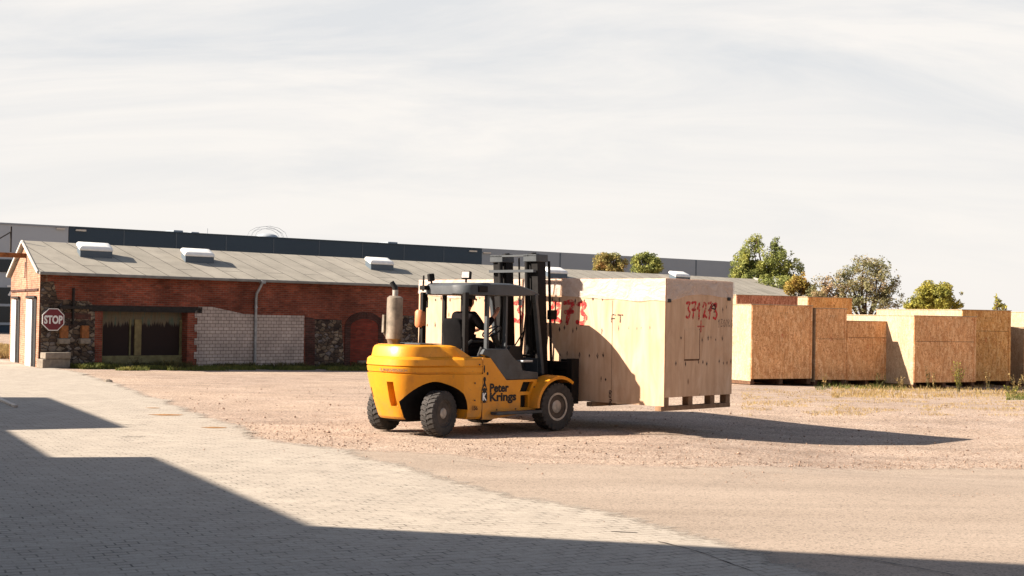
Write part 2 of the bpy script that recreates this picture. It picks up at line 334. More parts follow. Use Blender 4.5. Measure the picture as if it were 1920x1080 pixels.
# ---------------------------------------------------------------- mesh builder
class MB:
    def __init__(s): s.v = []; s.f = []
    def add(s, vs, fs):
        o = len(s.v); s.v += [tuple(v) for v in vs]; s.f += [tuple(i+o for i in f) for f in fs]; return s
    def box(s, x0, x1, y0, y1, z0, z1):
        return s.add([(x0, y0, z0), (x1, y0, z0), (x1, y1, z0), (x0, y1, z0), (x0, y0, z1), (x1, y0, z1), (x1, y1, z1), (x0, y1, z1)],
                     [(0, 3, 2, 1), (4, 5, 6, 7), (0, 1, 5, 4), (1, 2, 6, 5), (2, 3, 7, 6), (3, 0, 4, 7)])
    def bar(s, p, q, wd, hg, upv=(0, 0, 1)):
        p, q = Vector(p), Vector(q); d = (q-p).normalized(); sd = d.cross(Vector(upv))
        if sd.length < 1e-3: sd = d.cross(Vector((0, 1, 0)))
        sd.normalize(); u = sd.cross(d); vs = []
        for e in (p, q):
            for a, b in ((-1, -1), (1, -1), (1, 1), (-1, 1)): vs.append(e+sd*a*wd/2+u*b*hg/2)
        return s.add(vs, [(3, 2, 1, 0), (4, 5, 6, 7), (0, 1, 5, 4), (1, 2, 6, 5), (2, 3, 7, 6), (3, 0, 4, 7)])
    def tube(s, pts, r, n=10, caps=True):
        pts = [Vector(p) for p in pts]; rs = r if isinstance(r, (list, tuple)) else [r]*len(pts); o = len(s.v); prev = None
        for i, p in enumerate(pts):
            d = (pts[min(i+1, len(pts)-1)]-pts[max(i-1, 0)]).normalized()
            a = prev if prev is not None and abs(prev.dot(d)) < .95 else (Vector((0, 0, 1)) if abs(d.z) < .9 else Vector((1, 0, 0)))
            a = (a-d*a.dot(d)).normalized(); prev = a; b = d.cross(a)
            for k in range(n): t = 2*math.pi*k/n; s.v.append(tuple(p+(a*math.cos(t)+b*math.sin(t))*rs[i]))
        for i in range(len(pts)-1):
            for k in range(n): k2 = (k+1) % n; s.f.append((o+i*n+k, o+i*n+k2, o+(i+1)*n+k2, o+(i+1)*n+k))
        if caps: s.f.append(tuple(o+k for k in reversed(range(n)))); s.f.append(tuple(o+(len(pts)-1)*n+k for k in range(n)))
        return s
    def prism(s, poly, f0, f1):   # f0,f1 map a 2D point to the two 3D faces
        n = len(poly); a = [f0(*p) for p in poly]; b = [f1(*p) for p in poly]
        return s.add(a+b, [tuple(range(n)), tuple(reversed(range(n, 2*n)))]+[(i, i+n, (i+1) % n+n, (i+1) % n) for i in range(n)])
    def loft(s, secs, caps=True):
        n = len(secs[0]); o = len(s.v)
        for c in secs: s.v += [tuple(p) for p in c]
        for i in range(len(secs)-1):
            for k in range(n): k2 = (k+1) % n; s.f.append((o+i*n+k, o+i*n+k2, o+(i+1)*n+k2, o+(i+1)*n+k))
        if caps: s.f.append(tuple(o+k for k in reversed(range(n)))); s.f.append(tuple(o+(len(secs)-1)*n+k for k in range(n)))
        return s
    def build(s, name, mat, parent=None, bevel=0, smooth=False, seg=2, fix=True):
        me = bpy.data.meshes.new(name); me.from_pydata(s.v, [], s.f)
        if fix:
            bm = bmesh.new(); bm.from_mesh(me); bmesh.ops.recalc_face_normals(bm, faces=bm.faces); bm.to_mesh(me); bm.free()
        boxuv(me)
        o = bpy.data.objects.new(name, me); C.objects.link(o)
        me.materials.append(MT[mat] if isinstance(mat, str) else mat)
        if smooth:
            for p in me.polygons: p.use_smooth = True
        if bevel:
            m = o.modifiers.new('b', 'BEVEL'); m.width = bevel; m.segments = seg; m.limit_method = 'ANGLE'; m.angle_limit = R(35)
        if smooth == 'auto':
            me.set_sharp_from_angle(angle=R(38))
        if parent: o.parent = parent
        return o
def boxuv(me):
    uv = me.uv_layers.new(name='UVMap'); Z = Vector((0, 0, 1)); dat = [0.0]*(2*len(me.loops))
    for p in me.polygons:
        n = p.normal
        if abs(n.z) > .97: t, b = Vector((1, 0, 0)), Vector((0, 1, 0))
        else:
            t = Z.cross(n).normalized(); b = n.cross(t)
            if abs(n.z) > .02: pass
        for li in p.loop_indices:
            co = me.vertices[me.loops[li].vertex_index].co
            dat[2*li] = co.dot(t); dat[2*li+1] = co.dot(b)
    uv.data.foreach_set('uv', dat)
def tag(o, label=None, cat=None, group=None, kind=None):
    if label: o['label'] = label
    if cat: o['category'] = cat
    if group: o['group'] = group
    if kind: o['kind'] = kind
    return o
def empty(name, loc, rz=0, label=None, cat=None, group=None):
    o = bpy.data.objects.new(name, None); C.objects.link(o); o.location = loc; o.rotation_euler = (0, 0, rz); o.empty_display_size = .3
    return tag(o, label, cat, group)
def copy_tree(o, parent=None):
    c = o.copy(); C.objects.link(c)
    if parent: c.parent = parent
    for ch in [x for x in bpy.data.objects if x.parent == o]: copy_tree(ch, c)
    return c
def boolean(o, cutters):
    for c in cutters:
        c.parent = o.parent
        m = o.modifiers.new('c', 'BOOLEAN'); m.object = c; m.operation = 'DIFFERENCE'; m.solver = 'EXACT'
    bpy.context.view_layer.update(); dg = bpy.context.evaluated_depsgraph_get()
    me = bpy.data.meshes.new_from_object(o.evaluated_get(dg)); o.modifiers.clear(); o.data = me
    for c in cutters: bpy.data.objects.remove(c)
def text_polys(s, size, off=0, spacing=1):
    cu = bpy.data.curves.new('t', 'FONT'); cu.body = s; cu.size = size; cu.offset = off; cu.space_character = spacing; cu.fill_mode = 'FRONT'; cu.resolution_u = 3
    t = bpy.data.objects.new('t', cu); C.objects.link(t); bpy.context.view_layer.update()
    me = bpy.data.meshes.new_from_object(t.evaluated_get(bpy.context.evaluated_depsgraph_get()))
    vs = [tuple(v.co) for v in me.vertices]; fs = [tuple(p.vertices) for p in me.polygons]; bpy.data.objects.remove(t)
    return vs, fs
def decal(mb, vs, fs, f):   # flat figure mapped by f(u,v)->3D
    return mb.add([f(v[0], v[1]) for v in vs], fs)
def stroke(mb, pts, wd, f, n=3, seed=0):
    # smooth polyline ribbon in 2D mapped by f
    P = [Vector(p) for p in pts]; Q = []
    for i in range(len(P)-1):
        a, b, c, d = P[max(i-1, 0)], P[i], P[i+1], P[min(i+2, len(P)-1)]
        for k in range(n):
            t = k/n; Q.append(.5*((2*b)+(c-a)*t+(2*a-5*b+4*c-d)*t*t+(3*b-a-3*c+d)*t**3))
    Q.append(P[-1]); vs = []
    for i, q in enumerate(Q):
        d = (Q[min(i+1, len(Q)-1)]-Q[max(i-1, 0)]).normalized(); s = Vector((-d.y, d.x)); ww = wd*(.5+.12*math.sin(i*1.7+seed))
        a, b = q+s*ww, q-s*ww; vs += [f(a.x, a.y), f(b.x, b.y)]
    mb.add(vs, [(2*i, 2*i+1, 2*i+3, 2*i+2) for i in range(len(Q)-1)])
    for e in (Q[0], Q[-1]):
        r = wd*.5; mb.add([f(e.x+r*math.cos(t*math.pi/4), e.y+r*math.sin(t*math.pi/4)) for t in range(8)], [tuple(range(8))])
DIG = {'3': [[(.1, .95), (.75, 1), (.45, .6), (.8, .35), (.55, .02), (.05, .08)]],
       '7': [[(.05, .95), (.85, .98), (.5, .5), (.3, -.05)], [(.15, .5), (.8, .52)]],
       '1': [[(.1, .65), (.5, 1.0), (.45, .5), (.4, -.05)]],
       '2': [[(.1, .75), (.4, 1.02), (.75, .75), (.35, .3), (.15, .05), (.45, .18), (.9, .05)]],
       '0': [[(.5, 1), (.15, .6), (.3, .05), (.75, .2), (.8, .75), (.5, 1)]],
       '8': [[(.7, .9), (.3, .95), (.25, .65), (.7, .35), (.6, .02), (.2, .1), (.3, .45), (.75, .75), (.7, .9)]],
       'K': [[(.1, 1), (.1, 0)], [(.8, .95), (.15, .45), (.85, 0)]], 'G': [[(.8, .85), (.4, 1), (.1, .5), (.4, 0), (.8, .2), (.8, .5), (.5, .5)]],
       'F': [[(.1, 0), (.1, 1), (.8, 1)], [(.1, .5), (.6, .52)]], 'T': [[(.05, 1), (.95, 1)], [(.5, 1), (.5, 0)]]}
def scrawl(mb, s, x, z, cw, h, wd, f):
    for i, ch in enumerate(s):
        for st in DIG[ch]: stroke(mb, [(x+(i+p[0]*.85)*cw, z+p[1]*h+.04*h*math.sin(i*2.1)) for p in st], wd, f, 4, i)

# ---------------------------------------------------------------- ground
def axis(segs):
    out = []
    for a, b, st in segs:
        n = max(1, round((b-a)/st)); out += [a+(b-a)*i/n for i in range(n)]
    return out+[segs[-1][1]]
xs = axis([(-2500, -300, 700), (-300, -40, 40), (-40, -18, 3), (-18, 26, .4), (26, 60, 4), (60, 300, 40), (300, 2500, 700)])
ys = axis([(-400, -30, 90), (-30, 6, 6), (6, 62, .4), (62, 110, 4), (110, 400, 40), (400, 4000, 900)])
vs = []
for y in ys:
    for x in xs:
        near = max(0, min(1, (60-abs(y-30)*1.6)/20))
        vs.append((x, y, gh(x, y)-.02+near*(.010*noise.noise(Vector((x*.5, y*.5, 0)))+.003*noise.noise(Vector((x*2, y*2, 4))))))
nx = len(xs)
g = MB().add(vs, [(j*nx+i, j*nx+i+1, (j+1)*nx+i+1, (j+1)*nx+i) for j in range(len(ys)-1) for i in range(nx-1)])
tag(g.build('ground', 'gravel', smooth=True, fix=False), kind='structure')
def jag(pts, amp, st=.5, seed=0):
    out = []
    for i in range(len(pts)-1):
        a, b = Vector(pts[i][:2]), Vector(pts[i+1][:2]); n = max(1, int((b-a).length/st))
        d = (b-a).normalized(); s = Vector((-d.y, d.x))
        for k in range(n):
            q = a+(b-a)*k/n; out.append(tuple(q+s*amp*(noise.noise(Vector((q.x*.8, q.y*.8, seed)))+.5*noise.noise(Vector((q.x*3, q.y*3, seed))))))
    out.append(tuple(pts[-1][:2])); return out
def sheet(name, poly, z, mat, kind='structure'):
    me = bpy.data.meshes.new(name); bm = bmesh.new()
    f = bm.faces.new([bm.verts.new((x, y, 0)) for x, y in poly]); bmesh.ops.triangulate(bm, faces=[f])
    for _ in range(3):
        es = [e for e in bm.edges if e.calc_length() > 4]
        if es: bmesh.ops.subdivide_edges(bm, edges=es, cuts=1); bmesh.ops.triangulate(bm, faces=bm.faces)
    for v in bm.verts: v.co.z = z+gh(v.co.x, v.co.y)
    for f in bm.faces:
        if f.normal.z < 0: f.normal_flip()
    bm.to_mesh(me); bm.free(); boxuv(me); o = bpy.data.objects.new(name, me); C.objects.link(o); me.materials.append(MT[mat])
    if kind: tag(o, kind=kind)
    return o
def fringe(o, pts, dirv, wd, mat, z):
    n = 5; vs = []; al = []
    for i, q in enumerate(pts):
        for j in range(n+1):
            P = Vector((q[0], q[1]))+Vector(dirv(i))*(wd*j/n); vs.append((P.x, P.y, z+gh(P.x, P.y))); al.append(1-j/n)
    me = bpy.data.meshes.new(o.name+'_edge'); me.from_pydata(vs, [], [(i*(n+1)+j, i*(n+1)+j+1, (i+1)*(n+1)+j+1, (i+1)*(n+1)+j) for i in range(len(pts)-1) for j in range(n)])
    bm = bmesh.new(); bm.from_mesh(me)
    for f in bm.faces:
        f.normal_update()
        if f.normal.z < 0: f.normal_flip()
    bm.to_mesh(me); bm.free(); boxuv(me)
    at = me.attributes.new('fade', 'FLOAT', 'POINT'); at.data.foreach_set('value', al)
    me.materials.append(MT[mat]); e = bpy.data.objects.new(o.name+'_edge', me); C.objects.link(e); tag(e, kind='structure'); return e
def fademat(src, name):
    m = MT[src].copy(); m.name = name; t = m.node_tree; b = t.nodes['Principled BSDF']
    at = t.nodes.new('ShaderNodeAttribute'); at.attribute_name = 'fade'; nz = t.nodes.new('ShaderNodeTexNoise'); nz.inputs['Scale'].default_value = 3.5; nz.inputs['Detail'].default_value = 9; nz.inputs['Roughness'].default_value = .8
    tc_ = t.nodes.new('ShaderNodeTexCoord'); t.links.new(tc_.outputs['Object'], nz.inputs['Vector'])
    ad = t.nodes.new('ShaderNodeMath'); ad.operation = 'ADD'; t.links.new(at.outputs['Fac'], ad.inputs[0]); t.links.new(nz.outputs[0], ad.inputs[1])
    mr = t.nodes.new('ShaderNodeMapRange'); t.links.new(ad.outputs[0], mr.inputs[0]); mr.inputs[1].default_value = .82; mr.inputs[2].default_value = 1.08
    tr = t.nodes.new('ShaderNodeBsdfTransparent'); ms = t.nodes.new('ShaderNodeMixShader'); t.links.new(mr.outputs[0], ms.inputs[0]); t.links.new(tr.outputs[0], ms.inputs[1]); t.links.new(b.outputs[0], ms.inputs[2]); t.links.new(ms.outputs[0], t.nodes['Material Output'].inputs[0]); return m
MT['asphalt_f'] = fademat('asphalt', 'worn_asphalt_edge'); MT['pavers_f'] = fademat('pavers', 'pavers_edge')
pe = [gp(*p) for p in ((78, 691), (135, 704), (300, 768), (350, 790), (430, 822), (560, 846), (700, 885), (800, 915), (1000, 962), (1180, 1003), (1260, 1024), (1420, 1082), (1560, 1140))]
pv = jag(pe, .30, .3)
pav_o = sheet('pavement', pv+[(4, -12), (-60, -12), (-60, 75), (-28, 72), (-17.8, 51.2)], .010, 'pavers')
ae = [gp(*p) for p in ((520, 840), (640, 853), (840, 862), (950, 880), (1100, 884), (1300, 889), (1700, 891), (1920, 889))]+[Vector((22, 20.5, 0)), Vector((60, 24, 0))]
av = jag(ae, .16, .3, 3)
road_o = sheet('road', av+[(60, -12), (0, -12), (-2.5, 10)], .003, 'asphalt')
fringe(road_o, av, lambda i: (0, 1), 1.5, 'asphalt_f', .003)
fringe(pav_o, pv, lambda i: (.7, .7), 1.1, 'pavers_f', .010)
# cracks at the edge of the paving
def crack(pxs, wd, seed, nm, label):
    pts = jag([gp(*p) for p in pxs], .06, .12, seed); mb = MB(); vs = []
    for i, q in enumerate(pts):
        ww = wd*(.35+abs(noise.noise(Vector((i*.5, seed, 0))))*1.6); vs += [(q[0], q[1]+ww, .0135), (q[0], q[1]-ww, .0135)]
    mb.add(vs, [(2*i, 2*i+1, 2*i+3, 2*i+2) for i in range(len(pts)-1)])
    tag(mb.build(nm, 'tar', fix=False), label, 'crack', kind='structure')
crack([(1235, 1017), (1290, 1030), (1345, 1052), (1410, 1074), (1450, 1095)], .028, 5, 'road_crack', 'dark crack between pavers and asphalt in the foreground')
crack([(1540, 1040), (1640, 1052), (1700, 1064), (1800, 1084)], .02, 9, 'road_crack', 'thin dark crack in the shaded asphalt')
crack([(1145, 999), (1170, 1000), (1195, 1001)], .03, 2, 'road_crack', 'short dark crack at the paving edge')
crack([(770, 862), (850, 864), (940, 878)], .010, 12, 'road_crack', 'faint crack along the gravel edge')
crack([(215, 795), (240, 798), (275, 798)], .02, 14, 'road_crack', 'faint crack across the lit pavers')
crack([(225, 820), (268, 820)], .03, 15, 'road_crack', 'short dark streak on the lit pavers')
for i, (x, y, a_, b_) in enumerate(((312, 779, .30, .10), (402, 803, .20, .07), (287, 766, .14, .05))):
    P = gp(x, y); o = sheet('fallen_leaves', [(P.x+a_*math.cos(t*.5236)*(1+.3*math.sin(t*2.3)), P.y+b_*math.sin(t*.5236)*2) for t in range(12)], .0145, 'leaflitter', 'stuff')
# loose stones
def stones(name, n, region, smin, smax, seed):
    rd = random.Random(seed); mb = MB()
    for _ in range(n):
        P = region(rd)
        if P is None: continue
        s = rd.uniform(smin, smax)*(1 if rd.random() < .93 else 1.8); z = gh(P.x, P.y)-.012
        vs = [(P.x+s*rd.uniform(.6, 1.2)*a, P.y+s*rd.uniform(.6, 1.2)*b, z+s*c*rd.uniform(.5, 1)) for a, b, c in ((1, 0, .3), (0, 1, .3), (-1, 0, .3), (0, -1, .3), (0, 0, 1.1), (0, 0, -.4))]
        mb.add(vs, [(0, 1, 4), (1, 2, 4), (2, 3, 4), (3, 0, 4), (1, 0, 5), (2, 1, 5), (3, 2, 5), (0, 3, 5)])
    tag(mb.build(name, 'stone', fix=False), kind='stuff')
def reg_px(boxes):
    def f(rd):
        x0, x1, y0, y1 = rd.choice(boxes); return gp(rd.uniform(x0, x1), rd.uniform(y0, y1))
    return f
stones('gravel_stones', 3500, reg_px([(1050, 1950, 838, 892), (1250, 1950, 865, 890), (1300, 1950, 872, 891), (700, 1950, 820, 880), (420, 700, 790, 845)]), .006, .017, 1)
stones('gravel_stones', 1100, reg_px([(300, 1950, 725, 850)]), .010, .026, 2)
def along(rd):
    i = rd.randrange(3, len(pe)-4); q = pe[i].lerp(pe[i+1], rd.random()); return q+Vector((rd.gauss(.1, .3), rd.gauss(.2, .4), .02))
stones('gravel_stones', 1300, reg_px([(700, 1950, 880, 1050), (900, 1950, 890, 930)]), .006, .014, 6)
stones('gravel_stones', 500, along, .008, .02, 3)
def along2(rd):
    i = rd.randrange(0, len(ae)-2); q = ae[i].lerp(ae[i+1], rd.random()); return q+Vector((rd.gauss(0, .3), rd.gauss(-.15, .45), .02))
stones('gravel_stones', 900, along2, .008, .022, 4)

# ---------------------------------------------------------------- brick building
BR = math.atan2(BX.y, BX.x)
bb = empty('brick_building', BO, BR, 'long low red brick building with grey felt roof and bricked up arch', 'building')
def WL(px, py, y=0):
    P = onp(px, py, BO+BY*y, BY)-BO; return P.dot(BX), P.z
GD = Vector((.337, .941)).normalized(); LB = 50.8; EV, RG = 3.30, 4.46
# front wall around gate opening
gx0, gz1 = WL(193, 582); gx1, _ = WL(352, 587); gz0 = WL(270, 686)[1]; gz1 -= .02
wl = MB()
for x0, x1, z0, z1 in ((0, gx0, -1.3, EV), (gx0, gx1, gz1, EV), (gx1, LB, -1.3, EV), (gx0, gx1, -1.3, gz0)): wl.add([(x0, 0, z0), (x1, 0, z0), (x1, 0, z1), (x0, 0, z1)], [(0, 1, 2, 3)])
for x in (gx0, gx1): wl.add([(x, 0, gz0), (x, .45, gz0), (x, .45, gz1), (x, 0, gz1)], [(0, 1, 2, 3)])
wl.add([(gx0, 0, gz1), (gx1, 0, gz1), (gx1, .45, gz1), (gx0, .45, gz1)], [(0, 1, 2, 3)])
wl.build('wall', 'brick', bb, fix=False)
def GP(t, z, off=0):  # point on the left gable
    return (GD.x*t-off*GD.y, GD.y*t+off*GD.x, z)
def gable(x0):
    m = MB(); m.prism([(0, -1.3), (8, -1.3), (8, EV), (4, RG), (0, EV)], lambda t, z: (x0+GD.x*t+.001, GD.y*t, z), lambda t, z: (x0+.3+GD.x*t, GD.y*t, z)); return m
gable(0).build('gable_wall', 'brick_gable', bb)
m = MB(); m.prism([(0, -1.5), (8, -1.5), (8, EV), (4, RG-.25), (0, EV)], lambda t, z: (LB-.3-(t*.02), .002+t*.94, z), lambda t, z: (LB-.002, .002+t*.94, z)); m.build('gable_wall', 'brick_gable', bb)
MB().box(GD.x*8, LB, GD.y*8-.3, GD.y*8-.003, -1.5, EV).build('wall', 'brick', bb)
# roof slabs
RXe = 47.6+GD.x*4
rf = MB()
def slab(mb, pts, th=.09): mb.prism([(i, 0) for i in range(len(pts))], lambda i, _: Vector(pts[i]), lambda i, _: Vector(pts[i])-Vector((0, 0, th)))
ov = .28; k = (RG-EV)/4
e0 = (-ov*GD.x-.12, -ov*GD.y, EV+.1-k*ov); r_0 = (GD.x*4-.12, GD.y*4, RG+.1); e1 = (LB+.15, -ov*GD.y, EV+.1-k*ov); r_1 = (RXe+.1, GD.y*4, RG+.1)
slab(rf, [e0, e1, r_1, r_0])
slab(rf, [r_0, r_1, (LB+.1, GD.y*8.28, EV+.1-k*ov), (GD.x*8.28-.12, GD.y*8.28, EV+.1-k*ov)])
rf.build('roof', 'felt', bb)
m = MB(); m.bar(Vector(e0)+Vector((-.03, -.01, -.03)), Vector(r_0)+Vector((-.03, -.01, -.03)), .05, .09); m.build('barge_board', 'trim', bb)
m = MB(); m.bar(Vector(r_0)+Vector((-.03, 0, -.03)), (GD.x*8.28-.15, GD.y*8.28, EV+.07-k*ov), .05, .09); m.build('barge_board', 'trim', bb)
m = MB(); m.bar(Vector(e1)+Vector((.04, 0, 0)), Vector(r_1)+Vector((.04, 0, 0)), .08, .22); m.build('barge_board', 'trim', bb)
m = MB(); m.bar(Vector(e0)+Vector((0, -.07, -.06)), Vector(e1)+Vector((0, -.07, -.06)), .14, .10); m.build('gutter', 'gutter', bb, .02)
# skylights
def RP(px, py):   # point on front roof slope, local coordinates
    n = (Vector(e1)-Vector(e0)).cross(Vector(r_0)-Vector(e0)).normalized(); nw = BX*n.x+BY*n.y+Vector((0, 0, n.z)); o = BO+BX*e0[0]+BY*e0[1]+Vector((0, 0, e0[2]))
    P = onp(px, py, o, nw)-BO; return Vector((P.dot(BX), P.dot(BY), P.z))
sk0 = None
for px, py in ((178, 479), (371, 489), (712, 503), (1042, 519), (1275, 525)):
    P = RP(px, py)
    if sk0 is None:
        sk0 = bpy.data.objects.new('skylight', None); C.objects.link(sk0); sk0.parent = bb
        slp = Vector((GD.x, GD.y, k)); ux = Vector((1, 0, 0))
        def q(a, b, c): return ux*a+slp*b+Vector((0, 0, c))
        cu = MB(); cu.add([q(a, b, c) for c in (-.08, .24) for a, b in ((-.66, -.32), (.66, -.32), (.66, .40), (-.66, .40))], [(0, 1, 5, 4), (1, 2, 6, 5), (2, 3, 7, 6), (3, 0, 4, 7), (4, 5, 6, 7)]); cu.build('curb', 'cladseam', sk0)
        dm = MB(); dm.loft([[q(a*s, b*s+.05, c) for a, b in ((-.70, -.38), (.70, -.38), (.70, .38), (-.70, .38))] for s, c in ((1, .242), (1, .31), (.97, .36), (.88, .40), (.6, .42))]); dm.build('dome', 'white', sk0, .03, True)
        o = sk0
    else: o = copy_tree(sk0, bb)
    o.location = P
# gate
gt = bpy.data.objects.new('gate', None); C.objects.link(gt); gt.parent = bb
MB().box(gx0, gx1, .40, .44, gz0, gz1-.02).build('gate_panel', 'gate', gt)
xm, _ = WL(268, 640)
MB().box(xm-.14, xm+.14, .34, .397, gz0+.38, gz1-.3).build('post', 'gatepost', gt)
MB().box(gx0+.01, gx1-.01, .30, .397, gz0+.05, gz0+.37).build('base_board', 'gatesill', gt)
for xx, wd in ((gx0+.12, .1), (xm-.35, .06), (gx1-.1, .1)): MB().box(xx, xx+wd, .36, .398, gz0+.38, gz1-.3).build('stile', 'gatesill', gt)
for i, s in enumerate(('371', '17')): m = MB(); scrawl(m, s, (gx0+gx1)/2-.5+i*2.0, gz0+.1, .22, .18, .03, lambda a, b: (a, .297, b)); m.build('faded_scrawl', 'inkfaint', gt, fix=False)
MB().box(gx0-.55, gx1+.62, -.03, .30, gz1-.02, gz1+.20).build('lintel', 'iron', bb)
MB().box(gx0+.02, gx1-.02, -.15, .29, gz0-.25, gz0+.04).build('threshold', 'concrete', bb)
# patches
def patch(name, mat, pxs, off, th=.02, amp=.05, step=.22, seed=0, lab=None):
    pts = [WL(*p) for p in pxs]; pts = jag(pts+[pts[0]], amp, step, seed)[:-1]
    m = MB(); m.prism(pts, lambda x, z: (x, -off, z), lambda x, z: (x, -off+th, z)); o = m.build(name, mat, bb)
    if lab: o['label'] = lab
    return o
def steps(x0, z0, z1, h, ampx):
    out = []; z = z0; k_ = 0
    while z < z1: out += [(x0+(ampx if k_ % 2 else 0), z), (x0+(ampx if k_ % 2 else 0), min(z+h, z1))]; z += h; k_ += 1
    return out
bx0, bz1 = WL(372, 575); bxm = WL(475, 590); bx1, bze = WL(570, 592)
pl = [(bx0-.12, -.5)]+[(x, z) for x, z in steps(bx0-.16, -.3, bz1-.2, .26, .12)]+[(bx0, bz1), (bx0+.6, bz1), (bxm[0]-.5, bxm[1]+.03), (bxm[0], bxm[1]), (bx1, bze), (bx1, -.8)]
m = MB(); m.prism(pl, lambda x, z: (x, -.03, z), lambda x, z: (x, .02, z)); m.build('block_infill', 'block', bb)
patch('stone_patch', 'rubble', [(76, 690), (76, 530), (100, 528), (108, 562), (165, 565), (176, 575), (178, 690)], .012, seed=1)
patch('stone_patch', 'rubble', [(586, 700), (590, 598), (640, 600), (647, 700)], .012, seed=2)
patch('stone_patch', 'rubble', [(738, 700), (742, 592), (800, 592), (800, 700)], .012, seed=3)
patch('dark_brick_strip', 'brick_dark', [(573, 700), (572, 593), (590, 597), (589, 700)], .016, amp=.02, seed=4)
patch('dark_brick_strip', 'brick_dark', [(120, 596), (121, 586), (170, 588), (170, 600)], .02, amp=.02, seed=4)
# bricked-up arch
ax0, az0 = WL(657, 600); ax1, _ = WL(709, 600); axc = (ax0+ax1)/2; aw = (ax1-ax0)/2; zsp = WL(683, 613)[1]
poly = [(ax0, -.6), (ax1, -.6)]+[(axc+aw*math.cos(t), zsp+.34*math.sin(t)) for t in [math.pi*i/12 for i in range(13)]]
m = MB(); m.prism(poly, lambda x, z: (x, -.018, z), lambda x, z: (x, .02, z)); m.build('arch_infill', 'brick_red2', bb)
m = MB(); N = 34
for i in range(N):
    t0, t1 = math.pi*i/N+.01, math.pi*(i+1)/N-.01
    P = [(axc+(aw+r)*math.cos(t), zsp+(.34+r)*math.sin(t)) for r, t in ((0, t0), (.30, t0), (.30, t1), (0, t1))]
    m.prism(P, lambda x, z: (x, -.035, z), lambda x, z: (x, .02, z))
for x in (ax0-.30, ax1+.005): m.box(x, x+.295, -.033, .02, -.7, zsp)
m.build('arch', 'brick_dark', bb)
MB().box(axc-.35, axc+.5, -.12, .03, -.5, WL(683, 676)[1]).build('threshold', 'concrete', bb)
# downpipe
dx, dz = WL(478, 528); m = MB()
m.tube([(dx+.1, -.36, EV-.05), (dx+.08, -.34, EV-.18), (dx, -.13, EV-.55), (dx, -.10, EV-.75), (dx, -.10, -.4)], .055, 10); m.box(dx, dx+.2, -.46, -.28, EV-.14, EV-.02)
for z in (2.2, 1.0): m.tube([(dx, -.10, z), (dx, -.10, z+.05)], .075)
m.build('downpipe', 'steel', bb, smooth='auto')
# iron rail and bracket on the left part, rusty anchors with white caps
x0, z0 = WL(108, 576); x1, _ = WL(172, 578); m = MB(); m.bar((x0, -.10, z0), (x1, -.10, z0), .12, .10)
xv, zt = WL(136, 540); m.bar((xv, -.08, z0-.6), (xv, -.08, zt), .06, .08); m.build('wall_bracket', 'iron', bb)
for px in (118, 157):
    x, zt = WL(px, 610); _, zm = WL(px, 634); _, zb = WL(px, 645)
    r_ = bpy.data.objects.new('wall_anchor', None); C.objects.link(r_); r_.parent = bb; r_.location = (x, 0, 0)
    MB().box(-.14, .14, -.16, .02, zm, zt).build('rusty_plate', 'rust', r_, .02)
    MB().box(-.20, .20, -.18, .02, zb, zm-.005).build('pale_cap', 'concrete', r_, .03)
# gable: doors, lintels, slit, hoist beam
def gq(name, mat, t0, t1, z0, z1, off, th=.05, par=bb):
    return MB().prism([(t0, z0), (t1, z0), (t1, z1), (t0, z1)], lambda t, z: GP(t, z, off), lambda t, z: GP(t, z, off-th)).build(name, mat, par)
for t0, t1 in ((1.0, 2.75), (5.4, 6.9)):
    d = bpy.data.objects.new('door', None); C.objects.link(d); d.parent = bb
    gq('door_leaf', 'doorw', t0+.25, t1, -.05, 2.35, .09, .05, d)
    gq('dark_gap', 'glazed', t0-.35, t0+.24, -.05, 2.42, .03, .04, d)
    gq('rail', 'iron', t0-.4, t1+.15, 2.40, 2.48, .10, .06, d)
gq('string_course', 'brick_dark', .25, 7.7, 2.66, 2.74, .05, .06)
gq('slit', 'glazed', 3.8, 4.0, 3.15, 3.75, .012)
m = MB(); m.bar(GP(3.7, 3.98, -.2), GP(3.9, 4.03, 3.6), .16, .17); m.build('hoist_beam', 'rust', bb)
p = GP(3.75, 4.1, .55); m = MB(); m.bar(p, (p[0], p[1], p[2]+.95), .05, .05); m.bar((p[0], p[1], p[2]+.75), GP(3.75, 4.15, 1.6), .04, .04); m.build('beam_post', 'iron', bb)
m = MB(); q_ = GP(3.75, 0, 3.2); m.bar((q_[0], q_[1], -.1), (q_[0], q_[1], 3.95), .14, .14); m.build('beam_support', 'rust', bb)

# stop sign
sx, sz = WL(95.5, 599); ss = empty('stop_sign', BO+BX*sx+BY*-.16+Vector((0, 0, sz)), BR+R(-8), 'red octagonal STOP sign with white rim at the corner of the brick wall', 'sign')
def octo(r): return [(r*math.cos(R(22.5+45*i)), r*math.sin(R(22.5+45*i))) for i in range(8)]
rr_ = .42
MB().prism(octo(rr_), lambda x, z: (x, -.012, z), lambda x, z: (x, .01, z)).build('rim', 'stoplet', ss)
MB().prism(octo(rr_*.925), lambda x, z: (x, -.018, z), lambda x, z: (x, -.0121, z)).build('face', 'stopred', ss)
vs_, fs_ = text_polys('STOP', .30, .012, 1.0); wx = max(v[0] for v in vs_)
m = MB(); decal(m, vs_, fs_, lambda a, b: ((a-wx/2)*.66/wx, -.021, (b-.105)*1.28)); m.build('lettering', 'stoplet', ss, fix=False)
MB().box(-.05, .05, .011, .15, -.2, .2).build('bracket', 'iron', ss)
